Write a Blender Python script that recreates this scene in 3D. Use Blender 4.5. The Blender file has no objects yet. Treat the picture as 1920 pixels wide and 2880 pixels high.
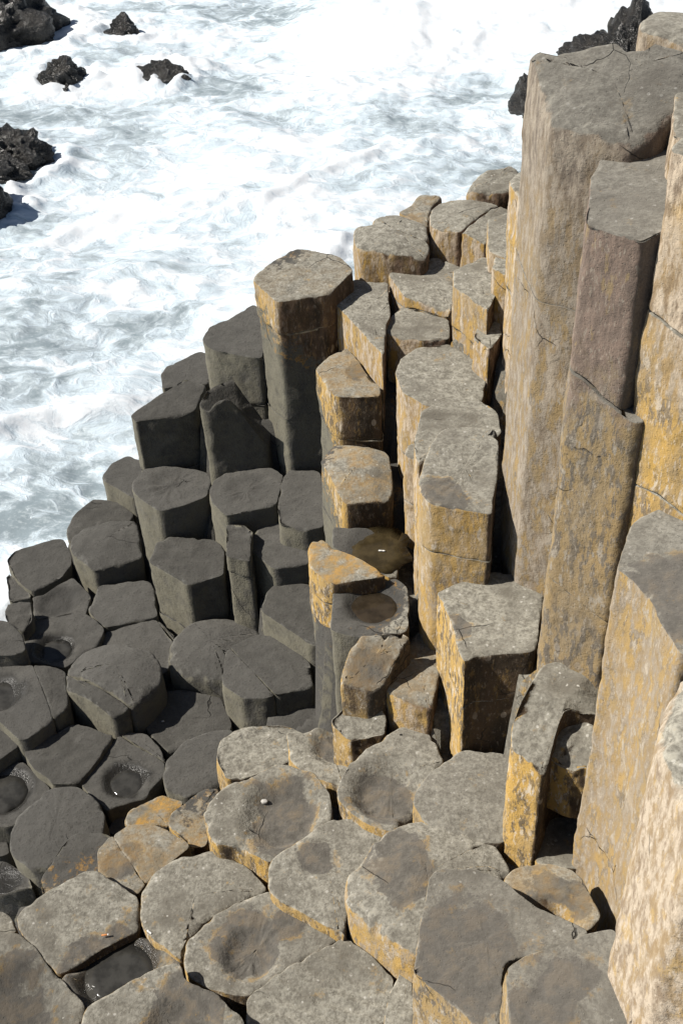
import bpy, math, random
import numpy as np
from mathutils import Matrix, Vector

# ---------------------------------------------------------------- camera, sky, sun, exposure
S = bpy.context.scene
CAM = Vector((0.0, 0.0, 6.0))
PITCH = math.radians(40.0); ROLL = math.atan2(200, 3955)
fw = Vector((0, math.cos(PITCH), -math.sin(PITCH)))
r0 = Vector((1, 0, 0)); u0 = r0.cross(fw)
rt = r0 * math.cos(ROLL) - u0 * math.sin(ROLL)
up = u0 * math.cos(ROLL) + r0 * math.sin(ROLL)
cd = bpy.data.cameras.new('camera'); cam = bpy.data.objects.new('camera', cd)
S.collection.objects.link(cam)
cam.matrix_world = Matrix(((rt.x, up.x, -fw.x, CAM.x), (rt.y, up.y, -fw.y, CAM.y), (rt.z, up.z, -fw.z, CAM.z), (0, 0, 0, 1)))
cd.sensor_fit = 'HORIZONTAL'; cd.sensor_width = 36.0; cd.lens = 36.0 * 3319 / 1920
cd.clip_start = 0.05; cd.clip_end = 3000
S.camera = cam

SUN_EL = math.radians(50); SUN_AZ = math.radians(84)     # azimuth of the sun, from -y towards -x
sdir = Vector((-math.sin(SUN_AZ) * math.cos(SUN_EL), -math.cos(SUN_AZ) * math.cos(SUN_EL), math.sin(SUN_EL)))
ld = bpy.data.lights.new('sun', 'SUN'); ld.energy = 5.0; ld.angle = math.radians(0.5); ld.color = (1.0, 0.95, 0.87)
sun = bpy.data.objects.new('sun', ld); S.collection.objects.link(sun)
sun.rotation_euler = sdir.to_track_quat('Z', 'Y').to_euler(); sun.location = (-20, 5, 30)
W = bpy.data.worlds.new("World"); S.world = W; W.use_nodes = True
wn = W.node_tree; bg = wn.nodes['Background']
sk = wn.nodes.new('ShaderNodeTexSky'); sk.sky_type = 'NISHITA'; sk.sun_disc = False
sk.sun_elevation = SUN_EL; sk.sun_rotation = math.atan2(sdir.x, sdir.y)
wn.links.new(sk.outputs[0], bg.inputs[0]); bg.inputs[1].default_value = 0.05
S.view_settings.view_transform = 'Standard'; S.view_settings.look = 'None'; S.view_settings.exposure = 0.28; S.view_settings.gamma = 1.0
S.cycles.max_bounces = 6; S.cycles.diffuse_bounces = 3

# ---------------------------------------------------------------- numpy noise
def _h(ix, iy, iz, s):
    n = (ix.astype(np.int64) * 374761393 + iy.astype(np.int64) * 668265263 + iz.astype(np.int64) * 2147483647 + s * 974634777) & 0xffffffff
    n = ((n ^ (n >> 13)) * 1274126177) & 0xffffffff
    n = (n ^ (n >> 16)) & 0xffff
    return n / 32767.5 - 1.0
def vn(P, f, s=0):
    Q = P * f; i = np.floor(Q); t = Q - i; t = t * t * (3 - 2 * t); i = i.astype(np.int64)
    r = 0
    for a in (0, 1):
        wx = t[:, 0] if a else 1 - t[:, 0]
        for b in (0, 1):
            wy = t[:, 1] if b else 1 - t[:, 1]
            for c in (0, 1):
                wz = t[:, 2] if c else 1 - t[:, 2]
                r = r + wx * wy * wz * _h(i[:, 0] + a, i[:, 1] + b, i[:, 2] + c, s)
    return r
def fbm(P, f, o=3, s=0):
    r = 0; a = 1.0
    for k in range(o):
        r = r + a * vn(P + 17.3 * k, f, s + k); f *= 2.07; a *= .5
    return r
def sm(a, b, x): t = np.clip((x - a) / (b - a), 0, 1); return t * t * (3 - 2 * t)

# ---------------------------------------------------------------- node helpers and materials
class N:
    def __init__(s, name):
        s.m = bpy.data.materials.new(name); s.m.use_nodes = True; s.t = s.m.node_tree; s.t.nodes.clear()
        s.out = s.n('ShaderNodeOutputMaterial'); s.b = s.n('ShaderNodeBsdfPrincipled'); s.l(s.b.outputs[0], s.out.inputs[0])
    def n(s, k, **kw):
        o = s.t.nodes.new(k)
        for a, v in kw.items(): setattr(o, a, v)
        return o
    def l(s, a, b): s.t.links.new(a, b)
    def put(s, inp, v):
        if isinstance(v, bpy.types.NodeSocket): s.l(v, inp)
        else: inp.default_value = (tuple(v) + (1,)) if isinstance(v, (tuple, list)) and len(v) == 3 and inp.type == 'RGBA' else v
    def math(s, op, a, b=0.0, c=0.0, clamp=False):
        o = s.n('ShaderNodeMath', operation=op, use_clamp=clamp)
        s.put(o.inputs[0], a); s.put(o.inputs[1], b); s.put(o.inputs[2], c); return o.outputs[0]
    def step(s, x, a, b, lo=0.0, hi=1.0):
        o = s.n('ShaderNodeMapRange', interpolation_type='SMOOTHSTEP')
        s.put(o.inputs[0], x); o.inputs[1].default_value = a; o.inputs[2].default_value = b; o.inputs[3].default_value = lo; o.inputs[4].default_value = hi
        return o.outputs[0]
    def mix(s, f, a, b):
        o = s.n('ShaderNodeMix', data_type='RGBA'); s.put(o.inputs[0], f); s.put(o.inputs[6], a); s.put(o.inputs[7], b); return o.outputs[2]
    def pos(s):
        return s.n('ShaderNodeNewGeometry').outputs['Position']
    def scl(s, v, sc, rot=(0, 0, 0)):
        o = s.n('ShaderNodeMapping'); s.l(v, o.inputs[0]); o.inputs[3].default_value = sc; o.inputs[2].default_value = rot; return o.outputs[0]
    def noise(s, v, sc, det=4, rough=.55, dist=0.0, col=False):
        o = s.n('ShaderNodeTexNoise'); s.l(v, o.inputs['Vector']); o.inputs['Scale'].default_value = sc; o.inputs['Detail'].default_value = det
        o.inputs['Roughness'].default_value = rough; o.inputs['Distortion'].default_value = dist
        return o.outputs['Color'] if col else o.outputs['Fac']
    def vor(s, v, sc, feat='F1', rnd=1.0, out='Distance'):
        o = s.n('ShaderNodeTexVoronoi', feature=feat); s.l(v, o.inputs['Vector']); o.inputs['Scale'].default_value = sc
        o.inputs['Randomness'].default_value = rnd
        return o.outputs[out]
    def attr(s, name, kind='GEOMETRY'):
        o = s.n('ShaderNodeAttribute', attribute_type=kind, attribute_name=name); return o.outputs['Fac']
    def bump(s, h, dist, strength=1.0, prev=None):
        o = s.n('ShaderNodeBump'); o.inputs['Strength'].default_value = strength; o.inputs['Distance'].default_value = dist
        s.l(h, o.inputs['Height'])
        if prev: s.l(prev, o.inputs['Normal'])
        return o.outputs[0]

def make_basalt():
    g = N('lichened_basalt'); P = g.pos()
    geo = g.n('ShaderNodeNewGeometry'); sep = g.n('ShaderNodeSeparateXYZ'); g.l(geo.outputs['Normal'], sep.inputs[0])
    sp = g.n('ShaderNodeSeparateXYZ'); g.l(P, sp.inputs[0]); Z = sp.outputs['Z']
    nz = g.math('ABSOLUTE', sep.outputs['Z'])
    side = g.step(g.math('ADD', nz, g.math('MULTIPLY', g.math('SUBTRACT', g.noise(P, 22, 4, .6), .5), .9)), .42, .62, 1.0, 0.0)
    lich = g.attr('lichen'); wet = g.attr('wetness'); tone = g.attr('tone')
    n1 = g.noise(P, 3.1, 5); n2 = g.noise(P, 13, 6, .62); n3 = g.noise(P, 70, 5, .65); n4 = g.noise(P, 26, 5, .7)
    edge = g.attr('edge')
    # bare dark basalt
    bare = g.mix(g.step(n2, .3, .7), (.056, .053, .046), (.098, .093, .081))
    bare = g.mix(g.step(n3, .35, .75), bare, (.090, .085, .075))
    spots = g.step(g.vor(g.scl(P, (1, 1, 1)), 38), .12, .20, 1.0, 0.0)
    bare = g.mix(g.math('MULTIPLY', g.math('MULTIPLY', spots, g.step(n1, .48, .6)), .75), bare, (.028, .028, .028))
    inf = g.n('ShaderNodeObjectInfo'); rndm = g.step(inf.outputs['Random'], 0, 1)
    bare = g.mix(rndm, bare, g.mix(.5, bare, (.135, .129, .117)))
    bare = g.mix(g.step(g.noise(P, 4.5, 6, .65, .8), .50, .72), bare, (.118, .112, .10))
    bare = g.mix(g.math('MULTIPLY', g.step(n3, .52, .66), .55), bare, (.040, .037, .032))
    olive = g.math('MULTIPLY', side, g.step(n2, .35, .65))
    bare = g.mix(g.math('MULTIPLY', olive, .55), bare, (.130, .120, .085))
    wear0 = 1
    sun_film = g.math('MULTIPLY', side, g.step(g.math('ADD', sep.outputs['X'], g.math('MULTIPLY', g.math('SUBTRACT', n1, .5), .4)), -.5, -.2, 1.0, 0.0))  # pale olive film kept to sun-facing sides, their lit brightness put into the colour
    bare = g.mix(g.math('MULTIPLY', sun_film, g.step(n2, .25, .6, .4, .85)), bare, (.175, .163, .122))
    wear = g.math('MULTIPLY', g.math('MULTIPLY', edge, g.step(n4, .48, .62)), .45)
    bare = g.mix(wear, bare, (.20, .195, .175))
    # lichen crust on the tops
    q = g.math('ADD', g.math('MULTIPLY', n4, .55), g.math('MULTIPLY', n3, .45))
    crust = g.mix(g.step(q, .38, .62), (.175, .161, .130), (.375, .355, .298))
    crust = g.mix(g.math('MULTIPLY', g.step(n1, .42, .66), g.step(n2, .40, .62, .2, 1.0)), crust, (.155, .14, .112))
    crust = g.mix(g.math('MULTIPLY', g.step(g.noise(P, 48, 4, .6), .60, .72), .7), crust, (.12, .11, .09))
    wsp = g.step(g.vor(P, 30), .15, .24, 1.0, 0.0)
    crust = g.mix(g.math('MULTIPLY', wsp, g.step(n4, .5, .6)), crust, (.50, .48, .43))
    st = g.attr('stain'); stm = g.step(g.math('ADD', st, g.math('MULTIPLY', g.math('SUBTRACT', n4, .5), 1.3)), .42, .58)
    rim = g.math('MULTIPLY', g.step(g.math('ADD', st, g.math('MULTIPLY', g.math('SUBTRACT', n4, .5), 1.2)), .15, .40), g.step(n2, .48, .6))
    crust = g.mix(g.math('MULTIPLY', rim, .65), crust, (.36, .235, .085))
    crust = g.mix(g.math('MULTIPLY', stm, .82), crust, g.mix(g.step(n2, .3, .7), (.085, .077, .066), (.165, .148, .125)))
    crust = g.mix(g.math('MULTIPLY', g.step(g.noise(P, 8, 6, .7), .60, .70), g.step(n3, .4, .6, .2, .8)), crust, (.36, .235, .085))
    och = g.attr('ochre')
    crust = g.mix(g.math('MULTIPLY', och, g.step(g.noise(P, 7, 5, .6), .36, .56)), crust, g.mix(g.step(n4, .4, .6), (.46, .27, .07), (.30, .22, .11)))
    # faces: ochre low down, pinkish buff high up
    Ps = g.scl(P, (1, 1, .33)); s1 = g.noise(Ps, 34, 6, .7); s2 = g.noise(Ps, 9, 5, .6); s3 = g.noise(Ps, 95, 3, .6)
    ochre = g.mix(g.step(s2, .35, .68), (.47, .30, .085), (.37, .26, .115))
    ochre = g.mix(g.math('MULTIPLY', g.step(s1, .48, .56), g.step(n1, .3, .55)), ochre, (.155, .118, .072))
    ochre = g.mix(g.math('MULTIPLY', g.step(g.noise(Ps, 24, 5, .65), .55, .62), g.step(n2, .4, .55)), ochre, (.50, .43, .33))
    buff = g.mix(g.step(s1, .40, .62), (.22, .165, .115), (.56, .465, .35))
    tall = g.step(g.math('ADD', Z, g.math('MULTIPLY', g.math('SUBTRACT', n1, .5), 1.5)), 3.6, 4.4)
    tall = g.math('MULTIPLY', tall, g.step(s2, .25, .55, .55, 1.0))
    grp = g.attr('buff')
    tall = g.math('MAXIMUM', tall, g.math('MULTIPLY', grp, g.step(g.noise(Ps, 17, 5, .65), .40, .56)))
    face = g.mix(tall, ochre, buff)
    # faces not turned to the left take darker browns instead of ochre and buff
    brown = g.mix(g.step(s2, .38, .66), (.045, .032, .020), (.105, .068, .038))
    brown = g.mix(g.math('MULTIPLY', g.step(s1, .55, .63), .7), brown, (.22, .14, .05))
    brown = g.mix(g.math('MULTIPLY', tall, .75), brown, g.mix(g.step(s1, .4, .62), (.19, .12, .082), (.32, .215, .15)))
    facing = g.math('ADD', g.math('SUBTRACT', sep.outputs['X'], g.attr('open')), g.math('MULTIPLY', g.math('SUBTRACT', n1, .5), .5))
    redrock = g.mix(g.step(s1, .40, .62), (.20, .125, .088), (.33, .215, .155)); redrock = g.mix(g.math('MULTIPLY', g.step(g.noise(Ps, 21, 5, .6), .57, .64), .8), redrock, (.42, .28, .10))
    zz = g.step(g.math('ADD', Z, g.math('MULTIPLY', g.math('SUBTRACT', n2, .5), .7)), 3.55, 3.95)
    face = g.mix(g.math('MULTIPLY', g.step(grp, -.2, -.6), zz), face, redrock)
    pale = g.mix(g.step(s1, .38, .62), (.235, .18, .125), (.43, .36, .275))
    redrock = g.mix(g.step(s1, .40, .62), (.20, .125, .088), (.33, .215, .155)); redrock = g.mix(g.math('MULTIPLY', g.step(g.noise(Ps, 21, 5, .6), .57, .64), .8), redrock, (.42, .28, .10))
    zz = g.step(g.math('ADD', Z, g.math('MULTIPLY', g.math('SUBTRACT', n2, .5), .7)), 3.55, 3.95)
    face = g.mix(g.math('MULTIPLY', g.step(grp, -.2, -.6), zz), face, redrock)
    pale = g.mix(g.math('MULTIPLY', g.step(g.noise(Ps, 18, 5, .7), .55, .64), .75), pale, (.40, .275, .11))
    face = g.mix(g.step(grp, 1.2, 1.4), face, pale)
    face = g.mix(g.step(facing, -.42, -.10), face, brown)
    wspk = g.math('MULTIPLY', g.step(s3, .56, .66), g.step(s1, .38, .55))
    face = g.mix(g.math('MULTIPLY', wspk, g.step(facing, -.4, -.1, .7, .25)), face, (.54, .46, .36))
    rings = g.math('MULTIPLY', g.step(g.vor(g.scl(P, (1, 1, .6)), 14), .16, .22, 1.0, 0.0), g.step(n1, .5, .6))
    face = g.mix(g.math('MULTIPLY', rings, .5), face, (.50, .43, .34))
    grow = g.mix(side, crust, face)
    grow = g.mix(wear, grow, (.50, .47, .39))
    L = g.math('ADD', lich, g.math('ADD', g.math('MULTIPLY', g.math('SUBTRACT', n1, .5), .35), g.math('MULTIPLY', g.math('SUBTRACT', n4, .5), .55)))
    lm = g.step(L, -.03, .05)
    rust = g.math('MULTIPLY', g.step(L, -.12, -.02), g.step(n4, .5, .62))
    col = g.mix(g.math('MULTIPLY', rust, .8), bare, (.30, .17, .045))
    col = g.mix(lm, col, grow)
    col = g.mix(g.math('MAXIMUM', tone, g.math('SUBTRACT', 1.0, lm)), g.mix(.62, col, (.145, .134, .118)), col)
    # dirt in hairline cracks
    Pw = g.n('ShaderNodeMix', data_type='VECTOR'); Pw.inputs[0].default_value = .12
    g.l(P, Pw.inputs[4]); g.l(g.noise(P, 5, 3, col=True), Pw.inputs[5])
    cr = g.step(g.vor(Pw.outputs[1], 3.4, 'DISTANCE_TO_EDGE'), .002, .009, 1.0, 0.0)
    gate = g.math('ADD', g.noise(P, 2.3, 2), g.math('MULTIPLY', g.math('MULTIPLY', side, g.step(Z, 2.2, 2.9)), .02))
    cr = g.math('MULTIPLY', cr, g.step(gate, .59, .65))
    col = g.mix(g.math('MULTIPLY', cr, .8), col, (.02, .018, .015))
    col = g.mix(g.math('MULTIPLY', wet, .72), col, (.018, .017, .015))
    g.l(col, g.b.inputs['Base Color'])
    rough = g.step(wet, .5, .95, .9, .2); g.l(rough, g.b.inputs['Roughness'])
    g.b.inputs['Specular IOR Level'].default_value = .35
    if 'Diffuse Roughness' in g.b.inputs: g.b.inputs['Diffuse Roughness'].default_value = 1.0
    pits = g.step(g.vor(P, 62), .05, .22)
    h = g.math('ADD', g.math('MULTIPLY', n3, .9), g.math('MULTIPLY', n2, 1.6))
    h = g.math('ADD', h, g.math('MULTIPLY', g.math('MULTIPLY', s1, side), .8))
    h = g.math('ADD', h, g.math('MULTIPLY', pits, .35))
    h = g.math('SUBTRACT', h, g.math('MULTIPLY', cr, 1.8))
    h = g.math('ADD', h, g.math('MULTIPLY', lm, .25))
    g.l(g.bump(h, .008, .8), g.b.inputs['Normal'])
    return g.m

def make_boulder_mat():
    g = N('wet_black_rock'); P = g.pos()
    n = g.noise(P, 4, 7, .65); n3 = g.noise(P, 22, 6, .7)
    col = g.mix(g.step(n, .35, .65), (.012, .012, .012), (.045, .042, .038))
    col = g.mix(g.math('MULTIPLY', g.step(n3, .5, .7), .6), col, (.075, .065, .05))
    g.l(col, g.b.inputs['Base Color']); g.b.inputs['Roughness'].default_value = .22
    h = g.math('ADD', n, g.math('MULTIPLY', n3, .5)); g.l(g.bump(h, .10, 1.0), g.b.inputs['Normal'])
    return g.m

def make_sea_mat():
    g = N('foaming_sea'); P = g.pos()
    sp = g.n('ShaderNodeSeparateXYZ'); g.l(P, sp.inputs[0])
    Pm = g.scl(P, (.62, 1.0, 0), (0, 0, math.radians(8)))
    w = g.n('ShaderNodeMix', data_type='VECTOR'); w.inputs[0].default_value = .45
    g.l(Pm, w.inputs[4]); g.l(g.n('ShaderNodeVectorMath', operation='ADD').outputs[0], w.inputs[5])
    va = w.inputs[5].links[0].from_node; g.l(Pm, va.inputs[0])
    sc = g.n('ShaderNodeVectorMath', operation='SCALE'); sc.inputs['Scale'].default_value = 1.5
    g.l(g.noise(Pm, .8, 4, .6, .6, col=True), sc.inputs[0]); g.l(sc.outputs[0], va.inputs[1])
    V = w.outputs[1]
    cover = g.attr('foam')
    a = g.noise(V, 1.05, 8, .66, .9)
    b = g.noise(V, 3.6, 6, .62, 1.2)
    lace = g.step(g.vor(V, 1.9, 'DISTANCE_TO_EDGE'), .01, .09, 1.0, 0.0)
    lace2 = g.step(g.vor(V, 5.0, 'DISTANCE_TO_EDGE'), .01, .10, 1.0, 0.0)
    f = g.math('ADD', g.math('MULTIPLY', a, .62), g.math('MULTIPLY', b, .38))
    f = g.math('ADD', f, g.math('MULTIPLY', g.math('MULTIPLY', lace, g.step(a, .38, .60)), .11)); f = g.math('ADD', f, g.math('MULTIPLY', g.math('MULTIPLY', lace2, g.step(b, .40, .62)), .06))
    f = g.math('ADD', f, cover)
    m = g.step(f, .478, .532)
    fine = g.noise(g.scl(P, (.6, 1, 1)), 24, 5, .7)
    soft = g.step(f, .40, .50)
    water = g.mix(g.math('MULTIPLY', soft, .75), (.25, .30, .325), (.52, .59, .63))
    water = g.mix(g.math('MULTIPLY', g.step(fine, .5, .7), .35), water, (.75, .82, .83))
    foam = g.mix(g.step(f, .50, .68), (.50, .59, .65), (.74, .765, .79))
    foam = g.mix(g.math('MULTIPLY', g.step(fine, .3, .6, 1.0, 0.0), .35), foam, (.56, .65, .71))
    g.l(g.mix(m, water, foam), g.b.inputs['Base Color'])
    g.l(g.step(m, 0, 1, .22, .85), g.b.inputs['Roughness'])
    g.b.inputs['Specular IOR Level'].default_value = .4
    h = g.math('ADD', g.math('MULTIPLY', g.step(f, .42, .66), 1.2), g.math('MULTIPLY', fine, .25))
    h = g.math('ADD', h, g.math('MULTIPLY', g.noise(P, 5, 5), .8))
    g.l(g.bump(h, .04, .4), g.b.inputs['Normal'])
    return g.m

def make_pool_mat(name, colr):
    g = N(name); P = g.pos()
    g.l(g.mix(g.step(g.noise(P, 14, 5, .6), .35, .65), colr, tuple(x * .55 for x in colr)), g.b.inputs['Base Color']); g.b.inputs['Roughness'].default_value = .07
    g.b.inputs['IOR'].default_value = 1.33
    return g.m
def plain(name, c, r=.7, n2=None):
    g = N(name); P = g.pos()
    g.l(g.mix(g.step(g.noise(P, 120, 3), .3, .7), c, n2 or tuple(x * .75 for x in c)), g.b.inputs['Base Color']); g.b.inputs['Roughness'].default_value = r
    return g.m
BAS = make_basalt(); BOU = make_boulder_mat(); SEA = make_sea_mat(); POOL = make_pool_mat('still_grey_pool_water', (.050, .048, .043)); RUST = make_pool_mat('rusty_pool_water', (.045, .034, .022)); OLIVE = make_pool_mat('brown_puddle_water', (.060, .045, .022))

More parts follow.
